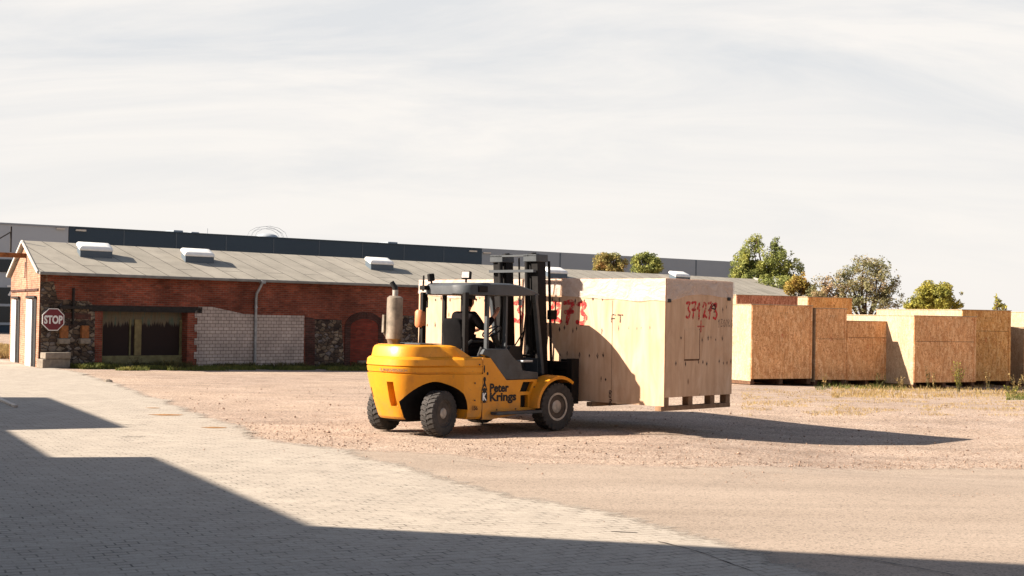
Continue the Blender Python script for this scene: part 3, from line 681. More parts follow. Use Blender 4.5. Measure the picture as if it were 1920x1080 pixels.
# concrete slabs by the corner
for i, (px, py0, py1, x0_, x1_, lab) in enumerate(((100, 688, 672, 74, 126, 'weathered grey concrete block lying at the corner of the brick building'), (104, 671, 658, 80, 127, 'long pale concrete kerb stone lying on top of a grey block'))):
    P0 = onp(x0_, py0, BO-BY*.42, BY); P1 = onp(x1_, py0, BO-BY*.42, BY); hgt = (py0-py1)/FPX*P0.y; z0_ = -.03 if i == 0 else .30
    e = empty('concrete_block' if i == 0 else 'kerb_stone', (P0.x, P0.y, z0_), BR-(.06 if i else 0), lab, 'concrete block' if i == 0 else 'kerb stone')
    ln = (P1-P0).length
    b_ = MB().box(0, ln, -.22, .22, 0, .325 if i == 0 else .22); b_.build('slab', 'concrete', e, .03)

# ---------------------------------------------------------------- warehouse far behind
WX = Vector((math.sin(R(51.6)), math.cos(R(51.6)), 0)); Y0 = 156.; P = atY(0, 412, Y0); WO = Vector((P.x, P.y, 0))-WX*25; WTOP = P.z-.35
WYv = Vector((-WX.y, WX.x, 0)); WR = math.atan2(WX.y, WX.x)
wh = empty('warehouse', WO, WR, 'huge flat roofed warehouse clad in navy and grey panels behind the brick building', 'warehouse')
def WW(px, py):
    P = onp(px, py, WO, WYv)-WO; return P.dot(WX), P.z
xa = WW(129, 440)[0]; xb = WW(903, 480)[0]; xc = WW(1405, 500)[0]
MB().box(-10, xa-.05, 0, 60, -3, WTOP).build('wall', 'greyclad', wh)['label'] = 'light grey clad section'
MB().box(xa, xb, -.05, 60, -3, WTOP).build('wall', 'navy', wh)['label'] = 'navy blue clad section'
MB().box(xb+.05, xc, 0, 60, -3, WTOP+.05).build('wall', 'greyclad2', wh)['label'] = 'grey clad section at the far end'
m = MB(); m.box(-10, xa-.06, -.12, -.03, WTOP-.14, WTOP+.05); m.build('roof_edge', 'greyclad2', wh); m = MB(); m.box(xa-.04, xb, -.14, -.06, WTOP-.10, WTOP+.05); m.build('roof_edge', 'navy', wh)
for i in range(1, 9):
    x = xa+(xb-xa)*i/9; MB().box(x-.05, x+.05, -.09, -.051, 2, WTOP-.02).build('panel_seam', 'cladseam', wh)
for px in (1050, 1305): x = WW(px, 500)[0]; MB().box(x-.1, x+.1, -.05, -.001, 2, WTOP-.02).build('panel_seam', 'cladseam', wh)
for px, py, L_ in ((113, 429, 1.0), (151, 432, 1.2), (886, 471, 1.3), (912, 474, 1.3)):
    x, z = WW(px, py); MB().box(x-L_/2, x+L_/2, -.22, -.06, z-.1, z+.1).build('wall_lamp', 'trim', wh)
xr = WW(60, 500)[0]
for za, zb, mt in ((486, 510, 'glassdark'), (539, 569, 'glassdark'), (575, 604, 'glassdark'), (610, 652, 'navy')):
    z1 = WW(4, za)[1]; z0 = WW(4, zb)[1]; MB().box(-9, xr, -.13, -.003, z0, z1).build('window_band', mt, wh)
for za, zb in ((570, 574), (605, 609)):
    z1 = WW(4, za)[1]; z0 = WW(4, zb)[1]; MB().box(-9, xr, -.3, -.003, z0, z1).build('ledge', 'greyclad', wh)
vs_, fs_ = text_polys('7', 1.5, .02); x, z = WW(11, 554); m = MB(); decal(m, vs_, fs_, lambda a, b: (x+a*1.4, -.14, z+b*1.1)); m.build('number', 'white', wh, fix=False)
for px, py, w_, h_ in ((355, 432, 1.3, .45), (387, 434, 1.1, .35), (760, 457, 1.6, .45), (735, 456, 1.2, .25)):
    x, z = WW(px, py); MB().box(x-w_/2, x+w_/2, 3, 5.5, WTOP, WTOP+h_).build('roof_unit', 'greyclad2', wh, .1)
x, _ = WW(530, 440); m = MB(); m.loft([[(x+a*r, 4+b*r*.8, WTOP+c) for a, b in [(math.cos(t*math.pi/8)*1.5, math.sin(t*math.pi/8)*1.5) for t in range(16)]] for r, c in ((1, 0), (1, .25), (.8, .5), (.5, .65), (.2, .7))]); m.build('roof_dome', 'greyclad', wh, smooth=True)
m = MB()
for dy in (3.4, 4.6):
    for r_, in ((2.6,), (2.1,)): m.tube([(x-r_*math.cos(t*math.pi/6)*1.0, dy, WTOP+.2+(.55*r_)*math.sin(t*math.pi/6)) for t in range(7)], .022, 5)
m.build('roof_railing', 'greyclad2', wh)
m = MB(); x2 = WW(403, 430)[0]; m.tube([(x2, 2, WTOP), (x2, 2, WTOP+.8)], .03, 5); m.build('aerial', 'greyclad2', wh)

# ---------------------------------------------------------------- factory whose shadow falls over the foreground (left of the frame)
SD = Vector((-.4506, .8927, 0)).normalized(); SN = Vector((SD.y, -SD.x, 0)); FO = Vector((-6.5, 0, 0))
def cast(px, py):  # shadow point on the ground -> (distance along facade, height)
    P = gp(px, py); t = (FO-P).dot(SN)/(-Lh.dot(SN)); Q = P-Lh*t; return (Q-FO).dot(SD), t*math.tan(ELEV)
fac_ = empty('factory_building', FO, math.atan2(SD.y, SD.x), 'plastered factory block beside the paved lane', 'building')
sD, hD = cast(578, 987); sA, hA = cast(292, 858); sB, hB = cast(32, 803); sC, hC = cast(100, 746)
hA2 = cast(540, 965)[1]; hA = (hA+hA2)/2; hB = cast(96, 856)[1]; hC = (cast(224, 800)[1]+hC)/2
print('factory', sD, hD, sA, hA, sB, hB, sC, hC)
sE, hE = cast(1920, 1058); sF, hF = sD+(sE-sD)*1.35, hD+(hE-hD)*1.35
print('E', sE, hE)
MB().prism([(-60, -.1), (sD, -.1), (sD, hD), (sF, hF), (sF-12, hF), (-60, hF)], lambda a, b: (a, 0, b), lambda a, b: (a, 14, b)).build('wall', 'plaster', fac_)
MB().box(sD+.002, sA, .0, 14, -.1, hA).build('wall', 'plaster', fac_)
MB().box(sA+.002, sB, .0, 12, -.1, hB).build('wall', 'plaster', fac_)
MB().box(sB+.002, sC, .0, 12, -.1, hC).build('wall', 'plaster', fac_)
for s in range(-20, 30, 5):
    f_ = MB().box(s, s+1.6, -.04, -.002, 1.4, 3.4).build('window', 'glassdark', fac_); MB().box(s-.1, s+1.7, -.12, -.002, 1.28, 1.38).build('sill', 'concrete', f_)

# ---------------------------------------------------------------- strand board crates
def crate(xl, xr, yt, yb, L_, mat, label, Y=None, smat='osb_sunlit', seams=(), hseam=None, mark=True, ang=None):
    A = R(26.8) if ang is None else R(ang); fx = Vector((math.cos(A), math.sin(A), 0)); fy = Vector((-math.sin(A), math.cos(A), 0))
    if Y is None: P = gp(xl, yb)
    else: P = atY(xl, yb, Y)
    P = Vector((P.x, P.y, 0)); top = atY(xl, yt, P.y).z; Pr = onp(xr, yt, P, fy); wd = (Pr-P).dot(fx); zb = gh(P.x, P.y)
    e = empty('wooden_crate', (P.x, P.y, zb), A, label, 'crate', 'strand board crates stored in the yard'); H = top-zb
    MB().box(0, wd, .03, L_, .23, H-.03).build('body', mat, e)
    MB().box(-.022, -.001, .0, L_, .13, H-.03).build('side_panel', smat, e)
    MB().box(wd+.001, wd+.022, .0, L_, .21, H-.03).build('side_panel', mat, e)
    xsm = [0]+[s*wd for s in seams]+[wd]
    for a_, b_ in zip(xsm[:-1], xsm[1:]): MB().box(a_+.004, b_-.004, .0, .028, .21, H-.03).build('front_panel', mat, e)
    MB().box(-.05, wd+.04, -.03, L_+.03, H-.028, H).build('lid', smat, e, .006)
    for x in (.0, wd/2-.07, wd-.16): MB().box(x, x+.16, .05, L_-.05, 0, .209).build('runner', 'lumber_dark', e)
    for x in (.0, wd-.09): MB().box(x, x+.09, -.021, -.0005, .22, H-.04).build('batten', mat, e)
    if hseam: MB().box(.01, wd-.01, -.003, -.0002, H*hseam-.008, H*hseam+.008).build('joint', 'lumber_dark', e)
    if mark:
        m = MB(); f = lambda a, b: (a, -.0035, b); x = wd*.45; z = H*.86
        m.add([f(x, z), f(x+.42, z), f(x+.42, z+.012), f(x, z+.012)], [(0, 1, 2, 3)]); scrawl(m, '78273', x+.02, z+.05, .08, .08, .016, f)
        m.add([f(x+.06, z-.05), f(x+.46, z-.05), f(x+.46, z-.035), f(x+.06, z-.035)], [(0, 1, 2, 3)]); m.build('stencil_mark', 'inkfaint', e, fix=False)
        m = MB(); zc = H*.60; xc_ = wd*.5
        stroke(m, [(xc_, zc+.09), (xc_+.05, zc), (xc_, zc-.09), (xc_-.05, zc), (xc_, zc+.09)], .016, f, 2); m.build('diamond_mark', 'spray', e, fix=False)
    return e
crate(1408, 1523, 570, 719, 3.2, 'osb', 'wide brown strand board crate nearest the big plywood crate, front in shade', Y=52.8, seams=(.55,))
crate(1528, 1587, 577, 719, 3.4, 'osb', 'narrow tall brown crate second from the left in the front row', Y=54.15, hseam=.60)
crate(1586, 1667, 601, 719, 2.0, 'osb', 'low crate in the front row, its shadow falling on the next sunlit side', Y=54.95, hseam=.74)
crate(1713, 1830, 591, 721, 4.8, 'osb', 'long crate with a sunlit side half in triangular shade', Y=54.5, seams=(.48,), hseam=.64, mark=False)
crate(1803, 1895, 580, 721, 6.5, 'osb2', 'tallest orange crate at the right, behind the crate with the shaded side', Y=59.5, seams=(.72,), hseam=.72, ang=18)
crate(1379, 1495, 552, 714, 2.6, 'osb3', 'reddish crate behind the wide brown crate, only its top shows', Y=60.5)
crate(1513, 1597, 556, 714, 3.5, 'osb2', 'orange crate in the back row, its sunlit side and top showing above the narrow crate', Y=63)
crate(1919, 1990, 613, 719, 6.5, 'osb2', 'low crate at the right edge of the photo, side mostly in shade', Y=61.5, mark=False)
crate(1962, 2060, 585, 711, 7, 'osb', 'sunlit tall crate behind the low one at the right edge', Y=77, mark=False)

# ---------------------------------------------------------------- the big plywood crate on the forks
TC = R(42.5); CR = math.pi/2-TC; cx = Vector((math.sin(TC), math.cos(TC), 0)); cy = Vector((-math.cos(TC), math.sin(TC), 0))
P = atY(1247, 522, 25.2); CO = Vector((P.x, P.y, 0)); CT = P.z; CL, CW = 6.35, 0
CW = (onp(1372, 560, CO, cy)-CO).dot(cx)
bc = empty('plywood_crate', CO, CR, 'big pale plywood crate carried by the yellow forklift, sprayed with red numbers', 'crate')
ZB, ZL = .505, .42
MB().box(0.022, CW, 0.0, CL, .66, CT).build('body', 'ply', bc)
MB().box(0, .02, -.012, CL, ZB, CT-.002).build('side_panel', 'ply', bc)
MB().box(.021, CW+.01, -.02, -.002, .667, CT-.004).build('end_panel', 'ply', bc)
for y in (0.0, 1.55, 2.7, 4.1, 5.2, 6.2):
    s_ = MB().box(-.10 if y else -.06, CW+.0, y, y+.14, ZL, ZB-.004).build('skid', 'lumber', bc, .006)
    for x in (.03, CW*.36, CW*.69, CW-.15): MB().box(x, x+.14, y+.001, y+.139, ZB-.003, .658).build('block', 'lumber', s_, .004)
fl = lambda a, b: (-.003, a, b)          # long side: a = distance along the side
fe = lambda a, b: (a, -.0235, b)         # end
def LF(px, py): P = onp(px, py, CO, cx)-CO; return P.dot(cy), P.z
def EF(px, py): P = onp(px, py, CO-cy*.02, cy)-CO; return P.dot(cx), P.z
# film cover
def film(fn, L_, edge, n=60, nz=8, seed=0):
    vs = []
    for i in range(n+1):
        a = L_*i/n; zb = edge(a/L_)+.03*noise.noise(Vector((a*2.2, seed, 0)))
        for j in range(nz+1):
            t = j/nz; z = CT+(zb-CT)*t; d = .012+.022*abs(noise.noise(Vector((a*2.5, z*3, seed))))*(.2+t)*1.2
            vs.append(fn(a, z, d))
    return vs, [(i*(nz+1)+j, (i+1)*(nz+1)+j, (i+1)*(nz+1)+j+1, i*(nz+1)+j+1) for i in range(n) for j in range(nz)]
m = MB()
zl0, zl1 = LF(1245, 565)[1], LF(1050, 556)[1]; ze = [EF(x, y)[1] for x, y in ((1248, 566), (1265, 556), (1310, 551), (1345, 556), (1371, 561))]
def lerp(L_, t): k_ = min(len(L_)-2, int(t*(len(L_)-1))); return L_[k_]+(L_[k_+1]-L_[k_])*(t*(len(L_)-1)-k_)
m.add(*film(lambda a, z, d: (-.004-d, a-.03, z), CL+.03, lambda t: lerp([zl0, zl0+.02, zl1, zl1+.05, zl1, zl1-.05, zl1+.05], t), 110, 8, 1))
m.add(*film(lambda a, z, d: (a, -.022-d, z), CW+.02, lambda t: lerp(ze, t), 44, 8, 2))
vs = [(CW*1.01*i/20-.02, (CL+.03)*j/50-.03, CT+.008+.02*abs(noise.noise(Vector((i*.4, j*.5, 3))))) for i in range(21) for j in range(51)]
m.add(vs, [(i*51+j, (i+1)*51+j, (i+1)*51+j+1, i*51+j+1) for i in range(20) for j in range(50)])
m.build('plastic_cover', 'film', bc, smooth=True, fix=False)
# writing
m = MB(); a0, z0 = LF(1106, 606); a1, z1 = LF(1036, 572); cw = (a1-a0)/2.9
mir = lambda a, b: fl(a0-(a-0), b)
mir = lambda u, b: (-.004, a0+6*cw-u, b)
scrawl(m, '371273', 0, z0, cw, .38, .085, mir); m.build('sprayed_number', 'spray', bc, fix=False)
m = MB(); b0, zb0 = EF(1286, 596); b1, _ = EF(1347, 590); scrawl(m, '371273', b0, zb0, (b1-b0)/6, .28, .048, fe)
bxx, bzz = EF(1314, 612)
stroke(m, [(bxx-.1, bzz), (bxx+.1, bzz)], .03, fe); stroke(m, [(bxx, bzz-.1), (bxx, bzz+.1)], .03, fe)
m.build('sprayed_number', 'spray', bc, fix=False)
m = MB(); b0, zz0 = EF(1346, 613); scrawl(m, '1300KG', b0, zz0, .085, .14, .010, fe)
a_, z_ = LF(1146, 604); scrawl(m, 'FT', 0, z_, .15, .13, .026, lambda u, b: (-.0035, a_-u, b)); a_, z_ = LF(1141, 745); scrawl(m, '8', 0, z_, .10, .13, .02, lambda u, b: (-.0035, a_-u, b)); scrawl(m, '8', 0, z_-.15, .11, .12, .02, lambda u, b: (-.0035, a_-u, b))
bh, zh = EF(1336, 577); stroke(m, [(bh-.1, zh-.03), (bh, zh+.08), (bh+.1, zh-.02), (bh-.05, zh), (bh+.1, zh+.06), (bh+.05, zh-.08)], .03, fe)
m.build('ink_marks', 'ink', bc, fix=False)
b0, zz0 = EF(1283, 673); b1, zz1 = EF(1311, 618)
MB().box(b0, b1, -.028, -.0202, zz0, zz1).build('patch_board', 'ply', bc)
m = MB(); m.box(b1+.002, b1+.022, -.026, -.0202, zz0-.02, zz1+.02); m.box(b0, b1, -.026, -.0202, zz0-.035, zz0-.005); m.build('patch_gap', 'lumber_dark', bc)
m = MB(); rd = random.Random(4)
def ticks(f, L_, rows, w0):
    for z in rows:
        a = .05
        while a < L_-.05:
            a += rd.uniform(.09, .24); h = rd.uniform(.03, .065); zz_ = z+rd.uniform(-.03, .03)
            if rd.random() < .2: continue
            ww = w0*rd.uniform(.6, 1.1)
            m.add([f(a-ww, zz_), f(a, zz_-h), f(a+ww, zz_), f(a, zz_+h)], [(0, 1, 2, 3)])
rz = [LF(1110, y)[1] for y in (563, 618, 666, 712)]
ticks(lambda a, b: fl(a+1.15, b), CL-1.3, rz, .024)
ticks(lambda a, b: fl(a+.1, b), .9, (1.9,), .010)
ez = [EF(1300, y)[1] for y in (636, 681)]
ticks(lambda a, b: fe(a+.1, b), CW-.15, ez, .022); ticks(lambda a, b: fe(a+1.55, b), CW-1.65, (EF(1350, 578)[1],), .018)
m.build('screw_marks', 'ink', bc, fix=False)
e_, z_ = EF(1254, 565)
m = MB()
for px, py in ((1254, 565), (1366, 562)): e_, z_ = EF(px, py); m.box(e_-.05, e_+.05, -.045, -.025, z_-.02, z_+.045)
m.build('corner_clip', 'glazed', bc, .01)
# seams of the plywood sheets on the long side
m = MB()
for a in (1.18, 3.7): m.add([fl(a, .52), fl(a+.008, .52), fl(a+.008, CT-.4), fl(a, CT-.4)], [(0, 1, 2, 3)])
m.build('sheet_joint', 'lumber_dark', bc, fix=False)
# ---------------------------------------------------------------- forklift
TF = R(45.5); FU = Vector((math.sin(TF), math.cos(TF), 0)); FV = Vector((-math.cos(TF), math.sin(TF), 0))
KO = gp(822, 817)+FV*.72; KO.z = 0
fk = empty('forklift', KO, math.pi/2-TF, 'yellow forklift with dark cab and tall mast carrying the big plywood crate', 'forklift')
def sec(z, xr, b, ws, xf):
    xe = .05; out = []; xs_ = min(.45, xf-.05); n = 12
    half = [(xf, -ws)]
    for i in range(1, 7):
        t = i/6; s = t*t*(3-2*t); half.append((xs_+(xe-xs_)*t, -(ws+(b-ws)*s)))
    for i in range(1, n+1):
        t = math.pi/2*i/n; ct, st_ = math.cos(t), math.sin(t)
        half.append((xe-(xe-xr)*st_**.72, -b*ct**.72 if i < n else 0))
    return [(x, y, z) for x, y in half]+[(x, -y, z) for x, y in reversed(half[:-1])]
lev = [(.27, -.50, .50, .90, .80), (.31, -.54, .52, .935, .80), (.45, -.59, .55, .95, .80), (.62, -.65, .59, .95, .80), (.80, -.69, .64, .955, .80), (.93, -.715, .68, .955, .80), (1.05, -.735, .71, .96, .80), (1.06, -.70, .68, .94, .80), (1.075, -.70, .68, .94, .80),
       (1.085, -.725, .705, .95, .80), (1.17, -.74, .715, .955, .80), (1.185, -.715, .695, .945, .80), (1.20, -.745, .72, .955, .80), (1.30, -.735, .71, .95, .80), (1.335, -.70, .68, .92, .80), (1.342, -.67, .665, .87, .62), (1.35, -.66, .655, .86, .60), (1.48, -.635, .635, .82, .38), (1.525, -.61, .61, .79, .31), (1.552, -.55, .56, .72, .24)]
cw_ = MB().loft([sec(*l) for l in lev]).build('counterweight', 'yellow', fk, smooth=True)
def cyl_cut(x, z, r, y0, y1, zb=None):
    m = MB(); poly = [(x+r*math.cos(math.pi*i/20), z+r*.9*math.sin(math.pi*i/20)) for i in range(21)]+[(x-r, -.2), (x+r, -.2)]
    m.prism(poly, lambda a, b: (a, y0, b), lambda a, b: (a, y1, b)); return m.build('cut', 'black')
cuts = [cyl_cut(-.06, .44, .54, -1.2, -.34), cyl_cut(-.06, .44, .54, .34, 1.2)]
cuts.append(MB().box(-.95, -.52, -.30, -.16, .50, .92).build('cut', 'black'))
boolean(cw_, cuts)
cw_.data.materials.clear(); cw_.data.materials.append(MT['yellow']); cw_.data.materials.append(MT['black'])
for p in cw_.data.polygons:
    c = p.center; p.use_smooth = True; p.material_index = 0
    onc = all(abs(((cw_.data.vertices[v].co.x+.06)/.54)**2+((cw_.data.vertices[v].co.z-.44)/.486)**2-1) < .03 for v in p.vertices)
    if c.z < 1.0 and -.62 < c.x < .49 and (abs(abs(c.y)-.34) < .004 or onc): p.material_index = 1  # wheel arch recess coloured black, standing in for the shade inside
cw_.data.set_sharp_from_angle(angle=R(24))
MB().box(-.35, .45, -.28, .28, .22, .55).build('steer_axle', 'black', fk, .02)
MB().tube([(-.0, -.62, .385), (-.0, .62, .385)], .07).build('axle_beam', 'black', fk)
MB().prism([(-.35, .12), (-.25, .34), (-.14, .12)], lambda a, b: (-.64+.02*b, a*.5, 1.34+b*.2), lambda a, b: (-.60, a*.5, 1.34+b*.2)).build('tow_pin', 'black', fk)
MB().box(-.20, .30, -.42, .42, 1.5565, 1.572).build('hood_grille', 'grey', fk, .01)
side = MB(); sp = [(.803, .26), (.803, 1.335), (.98, 1.335), (1.38, .935), (2.16, .935), (2.16, .37), (1.0, .25)]
side.prism(sp, lambda a, b: (a, -.955, b), lambda a, b: (a, .955, b))
sd = side.build('side_body', 'yellow', fk)
c1 = MB().prism([(1.72, .72), (1.80, .895), (2.06, .895), (1.96, .72)], lambda a, b: (a, -1.0, b), lambda a, b: (a, -.86, b)).build('cut', 'black')
c2 = MB().prism([(1.74, .44), (1.74, .66), (1.93, .66), (1.93, .44)], lambda a, b: (a, -1.0, b), lambda a, b: (a, -.86, b)).build('cut', 'black')
boolean(sd, [c1, c2])
MB().prism([(1.70, .42), (1.70, .90), (2.08, .90), (2.0, .42)], lambda a, b: (a, -.875, b), lambda a, b: (a, -.859, b)).build('step_pocket', 'black', fk)
MB().box(.797, .8025, -.957, -.9, .27, 1.33).build('panel_seam', 'lumber_dark', fk)
for s in (-1, 1):
    pz = [(.80, 1.40), (.86, 1.49), (1.42, 1.49), (1.50, 1.40), (1.62, 1.30), (1.76, 1.24), (1.80, 1.10), (2.2, 1.06), (2.2, .938), (1.39, .938), (.985, 1.338)]
    MB().prism(pz, lambda a, b: (a, s*.94, b), lambda a, b: (a, s*.80, b)).build('cab_skirt', 'grey', fk, .012)
    MB().box(1.0, 2.14, *sorted((s*.956, s*1.13)), .335, .39).build('step', 'grey', fk, .015)
    m = MB(); n = 22; XW, ZW = 2.56, .45; r0_, r1_ = .56, .60; lo, hi = R(52), R(182); vs = []
    for i in range(n+1):
        t = lo+(hi-lo)*i/n
        for r_, y in ((r0_, .80), (r1_, .80), (r1_, 1.13), (r1_-.01, 1.16), (r0_-.03, 1.16), (r0_, 1.12)): vs.append((XW+r_*math.cos(t), s*y, ZW+r_*math.sin(t)*.92))
    m.loft([vs[i*6:(i+1)*6] for i in range(n+1)]); m.build('fender', 'yellow', fk, smooth='auto')
MB().box(2.162, 2.9, -.78, .78, .30, .93).build('front_frame', 'black', fk, .03)
# wheels
def wheel(x, y, r, wd, yaw, dish):
    wh_ = bpy.data.objects.new('wheel', None); C.objects.link(wh_); wh_.parent = fk; wh_.location = (x, y, r); wh_.rotation_euler = (0, 0, yaw)
    s = -1 if y < 0 else 1; h = wd/2; n = 48
    prof = [(.56*r, -h*.75), (.62*r, -h*.97), (.84*r, -h), (.93*r, -h*.93), (.965*r, -h*.72), (.965*r, h*.72), (.93*r, h*.93), (.84*r, h), (.62*r, h*.97), (.56*r, h*.75)]
    m = MB(); m.loft([[(q*math.cos(2*math.pi*k/n), p, q*math.sin(2*math.pi*k/n)) for k in range(n)] for q, p in prof], caps=False)
    nl = 26
    for k in range(nl):
        for sd_ in (-1, 1):
            t0 = 2*math.pi*(k+(.5 if sd_ > 0 else 0))/nl; t1 = t0+2*math.pi/nl*.62
            pts = []
            for t, tt in ((t0, 0), (t1, 0)):
                for q, p in ((.86*r, h*1.0), (.99*r, h*.90), (1.0*r, h*.55), (1.0*r, h*.06), (.95*r, h*.06), (.90*r, h*.6)):
                    a_ = t+(.10 if p < h*.3 else 0); pts.append((q*math.cos(a_), sd_*p, q*math.sin(a_)))
            m.loft([pts[:6], pts[6:]])
    m.build('tyre', 'rubber', wh_, smooth='auto')
    ro = MB(); pr = [(.565*r, -h*.7), (.575*r, s*h*.80), (.53*r, s*h*.82), (.50*r, s*h*(.70)), (.47*r, s*h*(.3 if dish > 0 else .45)), (.18*r, s*h*.25)]
    ro.loft([[(q*math.cos(2*math.pi*k/32), p, q*math.sin(2*math.pi*k/32)) for k in range(32)] for q, p in pr]); ro.build('rim', 'rim', wh_, smooth='auto')
    hb = MB(); hr = .24*r if dish < 2 else .27*r
    hb.loft([[(q*math.cos(2*math.pi*k/20), p, q*math.sin(2*math.pi*k/20)) for k in range(20)] for q, p in ((hr, s*h*.2), (hr, s*h*.70), (hr*.8, s*h*.82), (hr*.3, s*h*.84))])
    for k in range(8):
        t = 2*math.pi*k/8; hb.tube([(.36*r*math.cos(t), s*h*.28, .36*r*math.sin(t)), (.36*r*math.cos(t), s*h*.45, .36*r*math.sin(t))], .018, 6)
    hb.build('hub', 'hub', wh_, smooth='auto')
    if dish == 2:
        rg = MB(); rg.loft([[(q*math.cos(2*math.pi*k/40), p, q*math.sin(2*math.pi*k/40)) for k in range(40)] for q, p in ((.50*r, s*h*.86), (.58*r, s*h*.9), (.60*r, s*h*.84), (.52*r, s*h*.80), (.50*r, s*h*.86))], caps=False); rg.build('rim_flange', 'hub', wh_, smooth='auto')
wheel(0, -.72, .388, .27, R(14), 1); wheel(0, .72, .388, .27, R(14), 1)
wheel(2.56, -.97, .435, .30, 0, 2); wheel(2.56, .97, .435, .30, 0, 2)
# cab
px_ = ((.82, .57, .09), (1.24, .57, .06), (1.70, .57, .05))
for x, y, w_ in px_:
    for s in (-1, 1):
        if x == .82 and s < 0: x = .72
        MB().box(x-w_/2, x+w_/2, s*y-.04, s*y+.04, 1.32 if x < 1.3 else .94, 2.48).build('pillar', 'roofgrey' if s < 0 and x > 1 else 'black', fk, .008)
for s in (-1, 1): MB().bar((2.66, s*.58, 1.0), (2.44, s*.58, 2.48), .09, .07, (1, 0, 0)).build('pillar', 'grey', fk, .01)
m = MB(); rs_ = [(.66, .30, 2.46, 2.60), (.72, .50, 2.45, 2.63), (.88, .63, 2.445, 2.655), (1.3, .665, 2.445, 2.665), (1.75, .665, 2.445, 2.665), (2.0, .66, 2.45, 2.64), (2.35, .63, 2.47, 2.57), (2.56, .58, 2.475, 2.52)]
secs = []
for x, w_, z0, z1 in rs_: secs.append([(x, -w_, z0), (x, -w_, z1-.03), (x, -w_+.06, z1), (x, w_-.06, z1), (x, w_, z1-.03), (x, w_, z0), (x, w_-.05, z0-.012), (x, -w_+.05, z0-.012)])
m.loft(secs); m.build('roof', 'roofgrey', fk, smooth='auto')
MB().box(.95, 1.16, -.675, -.60, 2.49, 2.60).build('roof_lamp', 'black', fk, .01)
MB().box(1.10, 1.45, -.60, -.20, 2.425, 2.445).build('roof_vent', 'black', fk)
def worklamp(x, y, z, aim, facing):
    l = bpy.data.objects.new('work_lamp', None); C.objects.link(l); l.parent = fk; l.location = (x, y, z); l.rotation_euler = (0, R(8), aim)
    MB().box(-.05, .05, -.085, .085, 0, .14).build('housing', 'black', l, .015); MB().box(-.054, -.0505, -.07, .07, .015, .125).build('lens', 'lamp' if facing else 'black', l); MB().bar((0, 0, -.06), (0, 0, 0), .03, .03, (1, 0, 0)).build('bracket', 'black', l)
worklamp(.74, .38, 2.68, R(150), 0); worklamp(.86, -.42, 2.72, R(25), 1)
MB().bar((.58, .42, 2.50), (.66, .50, 2.78), .03, .03).build('antenna_arm', 'black', fk); MB().box(.56, .68, .36, .50, 2.52, 2.60).build('warning_buzzer', 'black', fk, .01)
# muffler and canister
m = MB(); m.tube([(-.27, .2, 1.55), (-.27, .2, 1.62), (-.265, .2, 1.64), (-.255, .2, 2.36), (-.253, .2, 2.39)], [.10, .12, .145, .14, .10], 20); m.build('muffler', 'muffler', fk, smooth='auto')
MB().tube([(-.253, .2, 2.38), (-.253, .2, 2.5)], .05, 12).build('exhaust_collar', 'hub', fk, smooth='auto')
MB().tube([(-.253, .2, 2.46), (-.26, .2, 2.54), (-.31, .24, 2.64)], [.045, .05, .04], 10).build('exhaust_tip', 'glazed', fk, smooth='auto')
m = MB(); m.bar((-.39, .33, 1.75), (-.38, .33, 2.06), .05, .06); m.bar((-.38, .33, 1.74), (-.30, .28, 1.62), .04, .04); m.build('muffler_guard', 'muffler', fk)
m = MB(); m.tube([(.70, .62, 1.84), (.70, .62, 1.88), (.70, .62, 2.12), (.70, .62, 2.16)], [.07, .10, .10, .07], 16); m.build('canister', 'bottle', fk, smooth='auto')
MB().box(.72, .82, .54, .66, 2.20, 2.36).build('relay_box', 'steel', fk, .01); m = MB(); m.tube([(.70, .62, 1.84), (.68, .60, 1.7), (.66, .60, 1.34)], .02, 6); m.tube([(.75, .56, 2.16), (.80, .56, 2.3), (.74, .5, 2.45)], .018, 6); m.build('hose', 'black', fk)
# cab interior: floor, dash, seat, steering
MB().box(1.0, 2.6, -.72, .72, .937, .97).build('floor', 'grey', fk); MB().box(.92, 1.45, -.45, .45, .971, 1.34).build('seat_base', 'grey', fk, .02)
st_ = bpy.data.objects.new('seat', None); C.objects.link(st_); st_.parent = fk
MB().box(.98, 1.50, -.27, .27, 1.34, 1.48).build('cushion', 'fabric', st_, .05)
MB().loft([[(.97-(z-1.4)*.15+dx, y*w_, z) for dx, y in ((0, -.25), (.12, -.25), (.14, 0), (.12, .25), (0, .25), (-.05, 0))] for z, w_ in ((1.42, .9), (1.6, 1), (1.9, 1), (1.99, .8), (2.02, .5))]).build('backrest', 'fabric', st_, .02, True)
MB().box(1.15, 1.55, -.33, -.27, 1.58, 1.63).build('armrest', 'glazed', st_, .02)
MB().tube([(.95, -.2, 1.36), (.90, -.3, 1.45), (.96, -.38, 1.56), (1.06, -.38, 1.62)], .03, 8).build('hose', 'glazed', fk)
MB().prism([(2.22, .98), (2.05, 1.42), (2.12, 1.52), (2.40, 1.52), (2.56, 1.0)], lambda a, b: (a, -.30, b), lambda a, b: (a, .40, b)).build('dashboard', 'glazed', fk, .02)
MB().bar((2.2, .05, 1.4), (1.98, .05, 1.74), .08, .08).build('steering_column', 'glazed', fk)
m = MB(); tn = R(35); cx_, cz_ = 1.96, 1.78
m.tube([(cx_+.18*math.cos(t)*math.sin(R(60)), .05+.18*math.sin(t), cz_+.18*math.cos(t)*.55) for t in [2*math.pi*i/20 for i in range(21)]], .016, 8); m.bar((cx_-.15, .05, cz_-.1), (cx_+.15, .05, cz_+.1), .03, .02); m.build('steering_wheel', 'glazed', fk)
m = MB(); m.box(1.9, 1.96, -.36, -.26, 1.40, 1.66); m.build('lever_console', 'glazed', fk, .02)
